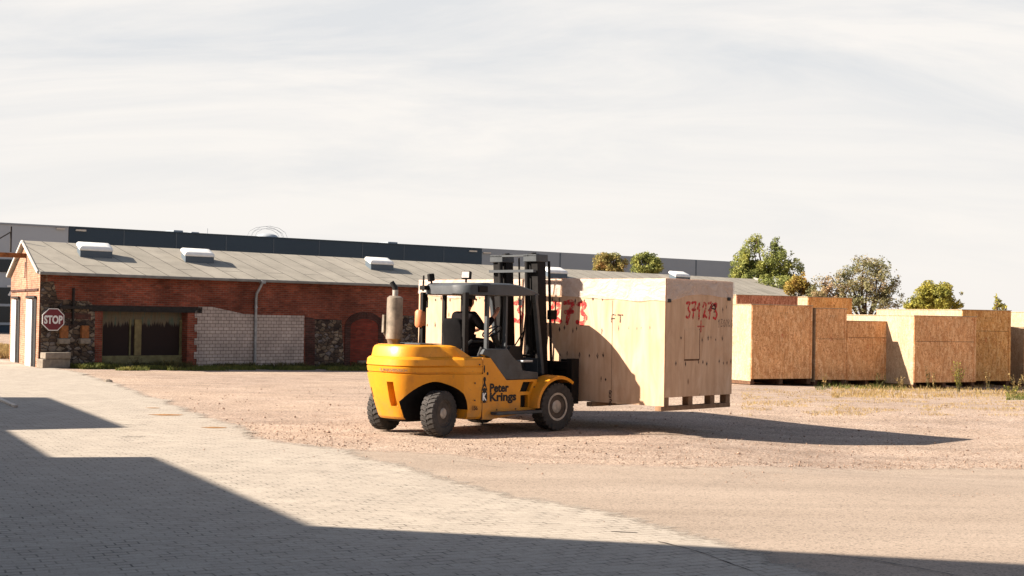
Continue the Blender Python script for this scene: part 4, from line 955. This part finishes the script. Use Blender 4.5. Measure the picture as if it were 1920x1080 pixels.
m = MB(); [m.tube([(1.9+i*.07, -.3, 1.6), (1.88+i*.07, -.3, 1.80-.03*i)], .012, 6) for i in range(1)]; m.build('lever', 'black', fk)
MB().box(2.05, 2.09, -.62, -.54, 2.27, 2.38).build('mirror', 'steel', fk, .008)
m = MB(); P1, P2 = Vector((2.60, -.10, 1.36)), Vector((2.48, -.32, 2.15)); m.tube([P1, P2], .014, 6); m.tube([(2.62, .25, 1.34), (2.54, -.2, 1.78)], .014, 6); m.tube([(2.64, .05, 1.34), (2.55, -.22, 1.80)], .012, 6); m.tube([(2.62, .30, 1.34), (2.66, -.40, 1.34)], .018, 6)
m.build('windscreen_wiper', 'black', fk)
MB().box(2.58, 2.62, -.54, .54, .99, 1.30).build('front_panel', 'grey', fk, .01); m = MB(); m.box(2.0, 2.5, .60, .94, 1.10, 1.14); m.box(1.8, 2.3, .60, .94, .96, 1.0); m.build('step_tread', 'steel', fk)
MB().box(1.85, 2.1, -.90, -.70, 1.245, 1.28).build('side_tray', 'steel', fk, .008)
m = MB(); m.tube([(1.02, -.86, 1.33), (1.0, -.86, 1.45), (.86, -.84, 1.50), (.80, -.84, 1.36)], .03, 8); m.build('grab_handle', 'glazed', fk)
# mast
def mz(x, z): return x-(z-.4)*.055
def mbox(mb, x0, x1, y0, y1, z0, z1): mb.prism([(0, 0), (1, 0), (1, 1), (0, 1)], lambda a, b: (mz(x0 if a == 0 else x1, z0), y0+(y1-y0)*b, z0), lambda a, b: (mz(x0 if a == 0 else x1, z1), y0+(y1-y0)*b, z1))
MX = -.05; YS = .20
for s in (-1, 1):
    for a0_, a1_, x0, x1, zt, nm in ((.42, .60, 2.88, 3.10, 3.20, 'outer_mast_channel'), (.30, .415, 2.93, 3.13, 3.26, 'inner_mast_channel')):
        m = MB(); y0, y1 = sorted((YS+s*a0_, YS+s*a1_)); mbox(m, x0+MX, x1+MX, y0, y1, .28, zt); m.build(nm, 'black', fk, .008)
    m = MB(); m.tube([(mz(2.84+MX, z), YS+s*.36, z) for z in (.4, 1.9, 3.1)], [.06, .06, .045], 12); m.build('lift_cylinder', 'black', fk, smooth='auto')
    m = MB(); mbox(m, 2.82+MX, 3.14+MX, *sorted((YS+s*.28, YS+s*.63)), 3.10, 3.24); m.build('mast_head', 'roofgrey', fk, .012)
    m = MB(); m.tube([(mz(2.98, z), YS+s*.36, z) for z in (3.24, 3.28)], .05, 12); m.build('mast_bolt', 'black', fk)
    m = MB(); m.tube([(mz(3.19+MX, z), YS+s*.60, z) for z in (.8, 3.12)], .026, 8); m.build('guide_rod', 'black', fk)
    m = MB(); m.box(2.60, 2.9, *sorted((YS+s*.62, YS+s*.72)), .45, .60); m.build('tilt_bracket', 'black', fk)
m = MB(); mbox(m, 2.82+MX, 2.90+MX, YS-.62, YS+.62, 3.20, 3.235); m.build('mast_crossbar', 'roofgrey', fk)
m = MB(); mbox(m, 2.78+MX, 2.86+MX, YS-.58, YS+.62, 2.90, 2.95); m.build('mast_crossbar', 'roofgrey', fk)
m = MB(); mbox(m, 2.84+MX, 2.92+MX, YS-.6, YS+.6, 1.0, 1.14); m.build('mast_crossbar', 'black', fk)
m = MB(); m.tube([(2.30, -.60, 2.10), (2.34, -.62, 2.32), (2.48, -.60, 2.30), (2.62, -.56, 1.9), (2.72, -.5, 1.55)], .012, 6); m.build('hose', 'black', fk)
m = MB(); m.box(2.98, 3.16, YS-.68, YS-.58, 2.02, 2.20); m.build('valve_block', 'black', fk, .01)
for s in (-1, 1):
    m = MB(); m.tube([(mz(3.16, z), YS+s*.22, z) for z in (.9, 3.2)], .018, 6); m.build('lift_chain', 'iron', fk)
# carriage and forks
m = MB(); m.box(3.08, 3.22, -.96, 1.08, 1.08, 1.24); m.box(3.08, 3.22, -.96, 1.08, .46, .62); m.box(3.12, 3.20, -.9, 1.0, .62, 1.08); m.build('carriage', 'black', fk, .01)
MB().box(3.05, 3.25, -.98, -.84, .46, 1.30).build('carriage_end', 'black', fk, .01)
MB().box(3.05, 3.22, .94, 1.08, .46, 1.30).build('carriage_end', 'black', fk, .01)
for s in (-1, 1):
    y = s*.62; m = MB(); m.prism([(3.22, 1.28), (3.22, .515), (5.3, .515), (5.3, .53), (3.33, .575), (3.28, .62), (3.28, 1.28)], lambda a, b: (a, y-.08, b), lambda a, b: (a, y+.08, b)); m.build('fork', 'black', fk)
# writing on the side
fs_d = lambda a, b: (a, -.9585, b)
m = MB()
for s_, x_, z_, w_, sz_ in (('Peter', .965, .735, .47, .21), ('Krings', .965, .575, .66, .21)):
    v_, f_ = text_polys(s_, sz_, .006); mw = max(q[0] for q in v_)
    m = MB()
    for k_, (ox, oz) in enumerate(((0, 0), (.007, 0), (.0035, .005))): decal(m, v_, f_, lambda a, b: (x_+a*w_/mw+ox, -.9585-.0004*k_, z_+b*.98+oz))
    m.build('lettering', 'glazed', fk, fix=False)
m = MB(); v_, f_ = text_polys('156', .11, .002); decal(m, v_, f_, lambda a, b: (.55+a*.85, -.9600, .43+b)); m.build('lettering', 'glazed', fk, fix=False)
m = MB()
m.add([fs_d(*p) for p in ((.775, .55), (.775, .77), (.80, .84), (.825, .90), (.825, .93), (.865, .93), (.865, .90), (.89, .84), (.915, .77), (.915, .55))], [tuple(range(10))])
m.add([fs_d(.845+.032*math.cos(t*math.pi/7), .962+.045*math.sin(t*math.pi/7)) for t in range(14)], [tuple(range(14))])
m.build('emblem', 'glazed', fk, fix=False)
m = MB(); f2 = lambda a, b: (a, -.9595, b)
for pl_ in (((.782, .558), (.782, .60), (.81, .558)), ((.908, .558), (.908, .60), (.88, .558)), ((.782, .77), (.782, .72), (.80, .76)), ((.908, .77), (.908, .72), (.89, .76)), ((.805, .80), (.845, .845), (.885, .80), (.845, .815))): m.add([f2(*p) for p in pl_], [tuple(range(len(pl_)))])
m.build('emblem_field', 'yellow', fk, fix=False)
m = MB(); v_, f_ = text_polys('K', .17, .008); decal(m, v_, f_, lambda a, b: (.80+a*.75, -.9605, .60+b)); m.build('emblem_letter', 'white', fk, fix=False)
m = MB(); m.add([fs_d(.835+.018*math.cos(t*math.pi/6), 1.14+.07*math.sin(t*math.pi/6)) for t in range(12)], [tuple(range(12))]); m.build('door_slot', 'glazed', fk, fix=False)
m = MB(); m.add([fs_d(.915+.022*math.cos(t*math.pi/6), 1.06+.03*math.sin(t*math.pi/6)) for t in range(12)], [tuple(range(12))]); m.build('lock_hole', 'glazed', fk, fix=False)

# ---------------------------------------------------------------- driver
def skin(name, verts, edges, mat, parent=None, sub=2, root=0, mats=None):
    me = bpy.data.meshes.new(name); me.from_pydata([v[0] for v in verts], edges, []); o = bpy.data.objects.new(name, me); C.objects.link(o)
    m = o.modifiers.new('s', 'SKIN'); m.use_smooth_shade = True
    for i, v in enumerate(verts):
        r_ = v[1]; sv = me.skin_vertices[0].data[i]; sv.radius = (r_, r_) if not isinstance(r_, tuple) else r_; sv.use_root = (i == root)
    s = o.modifiers.new('u', 'SUBSURF'); s.levels = s.render_levels = sub; me.materials.append(MT[mat]); o.parent = parent; return o
def F(x, y, z): return (x, y, z)
HX = 1.20
bv = [(F(HX, 0, 1.57), .13), (F(HX+.02, 0, 1.74), .12), (F(HX+.04, 0, 1.94), .13), (F(HX+.06, 0, 2.06), .06), (F(HX+.075, 0, 2.12), .052), (F(HX+.10, 0, 2.19), (.085, .075)), (F(HX+.11, 0, 2.27), (.095, .08)), (F(HX+.105, 0, 2.33), .06),
      (F(HX+.03, -.19, 1.99), .06), (F(HX+.16, -.31, 1.80), .045), (F(HX+.34, -.34, 1.98), .033), (F(HX+.38, -.345, 2.03), .032), (F(HX+.42, -.34, 2.09), .030),
      (F(HX+.03, .19, 1.99), .06), (F(HX+.18, .27, 1.76), .045), (F(HX+.42, .17, 1.76), .033), (F(HX+.47, .16, 1.78), .032), (F(HX+.52, .15, 1.80), .030),
      (F(HX+.04, -.10, 1.56), .09), (F(HX+.46, -.15, 1.55), .07), (F(HX+.60, -.15, 1.12), .05), (F(HX+.74, -.15, 1.04), .04),
      (F(HX+.04, .10, 1.56), .09), (F(HX+.46, .15, 1.55), .07), (F(HX+.60, .15, 1.12), .05), (F(HX+.74, .15, 1.04), .04), (F(HX+.205, 0, 2.225), .014)]
be = [(0, 1), (1, 2), (2, 3), (3, 4), (4, 5), (5, 6), (6, 7), (2, 8), (8, 9), (9, 10), (10, 11), (11, 12), (2, 13), (13, 14), (14, 15), (15, 16), (16, 17), (0, 18), (18, 19), (19, 20), (20, 21), (0, 22), (22, 23), (23, 24), (24, 25), (5, 26)]
def fingers(base, palm, d, sidev):
    n0 = len(bv)
    for k in range(4):
        o_ = Vector(sidev)*(k-1.5)*.018; p1 = Vector(palm)+o_+Vector(d)*.03; p2 = p1+Vector(d)*.035; p3 = p2+Vector(d)*.012+Vector((.0, .0, -.02))
        i = len(bv); bv.append((tuple(p1), .009)); bv.append((tuple(p2), .0085)); bv.append((tuple(p3), .008)); be.extend([(base, i), (i, i+1), (i+1, i+2)])
    i = len(bv); p1 = Vector(palm)-Vector(sidev)*.045; bv.append((tuple(p1), .010)); bv.append((tuple(p1+Vector(d)*.03), .009)); be.extend([(base-1, i), (i, i+1)])
fingers(12, bv[12][0], (.45, 0, .9), (0, 1, 0)); fingers(17, bv[17][0], (.9, 0, .3), (0, 1, 0))
pr = skin('person', bv, be, 'skin', fk, 1); pr.parent = None; DS = 1.12; DP = Vector((HX, 0, 1.47)); pr.matrix_world = Matrix.Translation(KO) @ Matrix.Rotation(math.pi/2-TF, 4, 'Z') @ Matrix.Translation(DP*(1-DS)) @ Matrix.Scale(DS, 4)
tag(pr, 'driver in dark jacket and flat cap sitting in the forklift cab', 'person')
jk = [0, 1, 2, 3, 8, 9, 10, 13, 14, 15]; mapj = {v: i for i, v in enumerate(jk)}; inc = {0: .17, 1: .175, 2: .185, 3: .08, 8: .105, 9: .07, 10: .05, 13: .105, 14: .07, 15: .05}
skin('jacket', [(bv[i][0], inc[i]) for i in jk], [(mapj[a], mapj[b]) for a, b in be if a in mapj and b in mapj], 'cloth', pr)
tj = [0, 18, 19, 20, 22, 23, 24]; mapt = {v: i for i, v in enumerate(tj)}; inct = {0: .15, 18: .11, 19: .09, 20: .07, 22: .11, 23: .09, 24: .07}
skin('trousers', [(bv[i][0], inct[i]) for i in tj], [(mapt[a], mapt[b]) for a, b in be if a in mapt and b in mapt], 'cloth', pr)
m = MB(); m.loft([[(HX+.10+a*rx, b*ry, z) for a, b in [(math.cos(t*math.pi/10), math.sin(t*math.pi/10)) for t in range(20)]] for rx, ry, z in ((.112, .095, 2.275), (.125, .105, 2.30), (.125, .107, 2.335), (.10, .09, 2.37), (.04, .04, 2.385))])
m.loft([[(HX+.19+a*rx, b*.075, 2.278-max(0, a)*.02+dz) for a, b in [(math.cos(t*math.pi/8), math.sin(t*math.pi/8)) for t in range(16)]] for rx, dz in ((.08, 0), (.08, .014))]); m.build('cap', 'cap', pr, smooth=True)
m = MB(); m.loft([[(HX+.07+a*rx, b*ry, z) for a, b in [(math.cos(t*math.pi/8), math.sin(t*math.pi/8)) for t in range(16)]] for rx, ry, z in ((.075, .075, 2.15), (.088, .089, 2.20), (.088, .091, 2.28))]); m.build('hair', 'cloth', pr, smooth=True)
for y in (-.15, .15):
    m = MB(); m.loft([[(HX+.66+a*rx, y+b*.05, z) for a, b in [(math.cos(t*math.pi/8), math.sin(t*math.pi/8)) for t in range(16)]] for rx, z in ((.15, .972), (.15, 1.01), (.11, 1.06), (.06, 1.10))]); m.build('shoe', 'glazed', pr, smooth=True)

# raised lettering round the back of the counterweight
v_, f_ = text_polys('JUNGHEINRICH', .085, .002); mw = max(q[0] for q in v_); m = MB()
def wrap(a, b, off=.004):
    t = math.pi/2*(1.02-.50*a/mw); z = 1.095+b*.85; xr_, b_ = -.735-off, .712+off
    return (.05-(.05-xr_)*math.sin(t)**.72, -b_*math.cos(t)**.72 if math.cos(t) > 0 else 0, z)
decal(m, v_, f_, wrap); m.build('raised_lettering', 'lumber', fk, fix=False)['label'] = 'worn raised letters round the back'

# hood seams, hinges and bolts
for x in (.02, -.30): MB().box(x, x+.008, -.50, .50, 1.5525, 1.5545).build('hood_seam', 'lumber_dark', fk)
for x, z in ((.62, .60), (.62, .90), (.72, 1.22), (1.15, .42), (1.62, .42), (2.08, .80)): MB().tube([(x, -.953, z), (x, -.965, z)], .014, 8).build('bolt', 'rim', fk)
MB().box(.46, .62, -.30, .30, 1.336, 1.36).build('battery_lid', 'grey', fk, .005)
# ---------------------------------------------------------------- trees
def tree(name, Y, blobs, trunk, mat, n, ls, label, seed, dens=.5, dy=1.0, group='trees beyond the yard', branch_mat='bark', gapsc=1.5):
    rd = random.Random(seed); P0 = atY(trunk[0], trunk[1], Y); P0.z = gh(P0.x, P0.y)-.1
    e = empty(name, P0, 0, label, 'tree', group); s = Y/FPX; O_ = Vector(P0)
    cs = []
    for px, py, rx, ry in blobs:
        c = atY(px, py, Y); cs.append((c-O_+Vector((0, rd.uniform(-.5, .5)*rx*s*dy, 0)), rx*s, ry*s))
    top = max(c.z for c, _, _ in cs); m = MB()
    fork_ = Vector((0, 0, min(c.z-rz for c, _, rz in cs)*.6+.6)); tr_ = .05+top*.018
    m.tube([(0, 0, 0), fork_*.5+Vector((.05, 0, 0)), fork_], [tr_*1.3, tr_*1.05, tr_*.9], 8)
    for c, rx, rz in cs:
        mid = fork_.lerp(c, .5)+Vector((rd.uniform(-.2, .2), rd.uniform(-.3, .3), rd.uniform(0, .3))); m.tube([fork_, mid, c], [tr_*.6, tr_*.38, tr_*.12], 6)
        for _ in range(7):
            d = Vector((rd.gauss(0, 1), rd.gauss(0, 1), rd.gauss(.3, .8))).normalized(); q1 = mid.lerp(c, rd.uniform(.2, 1)); q2 = q1+Vector((d.x*rx, d.y*rx, d.z*rz))*rd.uniform(.6, .95)
            m.tube([q1, q1.lerp(q2, .5)+Vector((0, 0, .08)), q2], [tr_*.18, tr_*.12, tr_*.04], 5)
    m.build('trunk', branch_mat, e)
    vol = [rx*rx*rz for _, rx, rz in cs]; lf = MB(); cnt = 0; tries = 0
    off = Vector((seed*3.1, 0, 0))
    while cnt < n and tries < n*12:
        tries += 1
        c, rx, rz = rd.choices(cs, vol)[0]
        d = Vector((rd.gauss(0, 1), rd.gauss(0, 1), rd.gauss(0, 1))).normalized()*rd.random()**.42
        p = c+Vector((d.x*rx*1.12, d.y*rx*dy, d.z*rz*1.12))
        if noise.noise((p+off)*gapsc)+.5*noise.noise((p+off)*gapsc*2.7) < (.5-dens)*1.0-.14+(.22 if d.length > .85 else 0): continue
        cnt += 1
        k = rd.uniform(.6, 1.3)*ls; a = Vector((rd.gauss(0, 1), rd.gauss(0, 1), rd.gauss(0, .7))).normalized(); b = a.cross(Vector((rd.gauss(0, 1), rd.gauss(0, 1), rd.gauss(0, 1)))).normalized()
        lf.add([p-a*k, p+b*k*.45, p+a*k, p-b*k*.45], [(0, 1, 2, 3)])
    lf.build('crown', mat, e, fix=False); return e
tree('maple_tree', 88, [(1405, 520, 38, 42), (1415, 475, 26, 30), (1398, 495, 24, 24), (1450, 500, 34, 40), (1457, 462, 12, 18), (1418, 452, 12, 15), (1488, 510, 18, 26), (1484, 485, 9, 14), (1385, 520, 18, 20), (1380, 505, 12, 14), (1440, 545, 60, 28), (1480, 535, 26, 22)], (1440, 720), 'l_green', 36000, .075, 'tall bushy green tree behind the far end of the brick building', 11, .40)
tree('orange_shrub', 80, [(1500, 535, 16, 16), (1488, 524, 12, 10), (1515, 548, 20, 16), (1506, 518, 6, 10), (1482, 540, 14, 14), (1528, 556, 14, 14)], (1500, 700), 'l_orange', 3600, .085, 'small orange and yellow leaved tree right of the tall green one', 12, .5)
tree('rusty_tree', 78, [(1625, 530, 48, 42), (1620, 495, 30, 22), (1590, 515, 26, 24), (1655, 530, 34, 36), (1645, 500, 24, 22), (1568, 540, 34, 28), (1540, 530, 20, 18), (1535, 550, 26, 22), (1512, 560, 26, 18), (1560, 560, 40, 24), (1665, 555, 32, 28), (1600, 565, 60, 25), (1680, 525, 12, 14)], (1622, 720), 'l_rusty', 15000, .065, 'sparse tree with rusty and green leaves, sky showing through', 13, .26, gapsc=1.7)
tree('yellow_shrub', 74, [(1745, 560, 36, 24), (1765, 545, 24, 16), (1720, 568, 26, 16), (1790, 562, 22, 18), (1740, 538, 12, 12), (1700, 575, 14, 10)], (1755, 712), 'l_yellow', 16000, .066, 'yellow green bush whose top shows over the crates', 14, .52)
tree('sapling', 76, [(1872, 572, 9, 12), (1868, 558, 5, 8), (1880, 578, 8, 8)], (1873, 712), 'l_yellow', 420, .075, 'thin sapling top above the crates near the right edge', 15, .5)
tree('autumn_shrub', 96, [(1130, 492, 18, 18), (1150, 488, 18, 14), (1165, 498, 14, 14), (1140, 505, 26, 12)], (1145, 700), 'l_autumn', 7000, .075, 'orange brown tree top over the roof ridge, left of a green one', 16, .5)
tree('green_shrub', 92, [(1200, 492, 16, 16), (1222, 494, 20, 18), (1212, 480, 10, 9), (1232, 502, 12, 12), (1210, 505, 26, 12)], (1212, 700), 'l_green', 7000, .075, 'round green tree top over the roof ridge beside the orange one', 17, .52)

# ---------------------------------------------------------------- grass and weeds
def grass(name, n, region, h0, h1, mat, seed, lab=None, wd=.012, patchy=None):
    rd = random.Random(seed); mb = MB()
    for _ in range(n):
        P = region(rd)
        if P is None or (patchy is not None and noise.noise(Vector((P.x*.7, P.y*.7, seed))) < patchy): continue
        h = rd.uniform(h0, h1)*(1+.6*noise.noise(Vector((P.x*1.5, P.y*1.5, 2)))); t = rd.uniform(0, 6.28); dx, dy_ = math.cos(t), math.sin(t); l = rd.uniform(.2, .7)*h; z = gh(P.x, P.y)-.02
        w2 = wd*rd.uniform(.6, 1.3)
        mb.add([(P.x-dy_*w2, P.y+dx*w2, z), (P.x+dy_*w2, P.y-dx*w2, z), (P.x+dx*l*.4+dy_*w2*.6, P.y+dy_*l*.4-dx*w2*.6, z+h*.6), (P.x+dx*l, P.y+dy_*l, z+h), (P.x+dx*l*.4-dy_*w2*.6, P.y+dy_*l*.4+dx*w2*.6, z+h*.6)], [(0, 1, 2, 3, 4)])
    return tag(mb.build(name, mat, fix=False), kind='stuff')
def rb(x0, x1, y0, y1, pw=1):
    return lambda rd: gp(rd.uniform(x0, x1), y0+(y1-y0)*rd.random()**pw)
grass('dry_grass', 14000, rb(1390, 1950, 728, 778, 1.3), .015, .06, 'g_dry', 21, wd=.008, patchy=.0)
grass('dry_grass', 5000, rb(1560, 1950, 724, 745), .04, .16, 'g_dry', 22, wd=.009, patchy=-.1)
grass('green_grass', 2500, rb(1530, 1700, 722, 732), .05, .20, 'g_green', 23, patchy=.1)
grass('green_grass', 2500, rb(1886, 1960, 738, 748), .04, .14, 'g_green', 24, patchy=-.1)
def wallreg(x0, x1, a, b):
    def f(rd):
        t0 = WL(x0, 690)[0]; t1 = WL(x1, 690)[0]; t = rd.uniform(t0, t1); o = -rd.uniform(a, b); P = BO+BX*t+BY*o; return Vector((P.x, P.y, 0))
    return f
grass('green_grass', 26000, wallreg(150, 800, .1, 2.6), .04, .16, 'g_green', 25, wd=.016, patchy=-.12)
grass('green_grass', 5000, wallreg(180, 800, .0, .6), .08, .28, 'g_dark', 26, wd=.014, patchy=-.1)
grass('green_grass', 2600, wallreg(118, 190, .2, 1.3), .04, .22, 'g_green', 27, wd=.016)
grass('dry_grass', 6000, rb(-20, 60, 650, 672), .1, .3, 'g_dry', 28, wd=.03)
def weed(px, py, h, mat, n, label, seed, spread=.25, flower=None, dy=0):
    rd = random.Random(seed); P = gp(px, py); P = Vector((P.x, P.y, gh(P.x, P.y)-.02))
    e = empty('weed_plant', P, 0, label, 'plant', 'weeds growing at the foot of the crates'); st, lf = MB(), MB()
    for i in range(n):
        t = rd.uniform(0, 6.28); r_ = rd.uniform(.2, 1)*spread; hh = h*rd.uniform(.6, 1); tip = Vector((math.cos(t)*r_, math.sin(t)*r_*.6, hh)); b = Vector((rd.uniform(-.05, .05), rd.uniform(-.05, .05), 0))
        st.tube([b, b.lerp(tip, .5)+Vector((0, 0, .05)), tip], [.007, .006, .003], 4)
        for k in range(22):
            q = b.lerp(tip, rd.uniform(.25, 1.02)); a = Vector((rd.gauss(0, 1), rd.gauss(0, 1), rd.gauss(.2, .5))).normalized()*rd.uniform(.05, .10); w_ = a.cross(Vector((0, 0, 1))).normalized()*.022
            lf.add([q, q+a*.5+w_, q+a, q+a*.5-w_], [(0, 1, 2, 3)])
    st.build('stem', 'g_dark', e); lf.build('leaves', mat, e, fix=False); return e
weed(1797, 735, 1.1, 'l_yellow', 16, 'bright yellow green weed, bushiest of those before the crates', 31, .35)
weed(1740, 730, .85, 'g_dark', 3, 'tall thin weed stalk left of the yellow green weed', 32, .15)
weed(1753, 731, .75, 'g_dry', 3, 'short dry weed stalk just left of the yellow green weed', 33, .15)
weed(1852, 731, .80, 'g_dry', 4, 'dry weed stalk right of the yellow green weed', 34, .2)
weed(1905, 735, .75, 'g_dry', 8, 'clump of dry weeds at the right edge of the photo', 35, .4)
weed(1898, 740, .32, 'l_yellow', 9, 'low green weed at the right edge below the dry clump', 36, .45)
weed(1545, 727, .55, 'g_dry', 3, 'single dry weed stalk before the narrow crate', 37, .12)
weed(1648, 728, .6, 'g_dark', 6, 'dark weed before the low crate', 38, .3)
weed(1690, 729, .55, 'g_dry', 5, 'dry weed before the half shaded crate side', 39, .25)

# ---------------------------------------------------------------- steel rails on the pavement at the left edge, lone stone
for (a, b), lab in ((((-60, 726), (30, 765)), 'long steel bar on the shaded pavers at the left edge, the nearer one'), (((-60, 718), (22, 762)), 'long steel bar on the shaded pavers at the left edge, the farther one')):
    A_, B_ = gp(*a), gp(*b); e = tag(MB().bar(A_+Vector((0, 0, .035)), B_+Vector((0, 0, .035)), .07, .05).build('steel_bar', 'hub', bevel=.008), lab, 'steel bar', 'steel bars on the pavers')
P = gp(202, 716); m = MB(); m.loft([[(P.x+a*r, P.y+b*r*.6, -.02+z) for a, b in [(math.cos(t*.9)*(1+.2*math.sin(t*3)), math.sin(t*.9)) for t in range(7)]] for r, z in ((.15, 0), (.13, .06), (.05, .10))])
tag(m.build('rock', 'concrete'), 'lone brown rock on the gravel near the paving', 'rock')
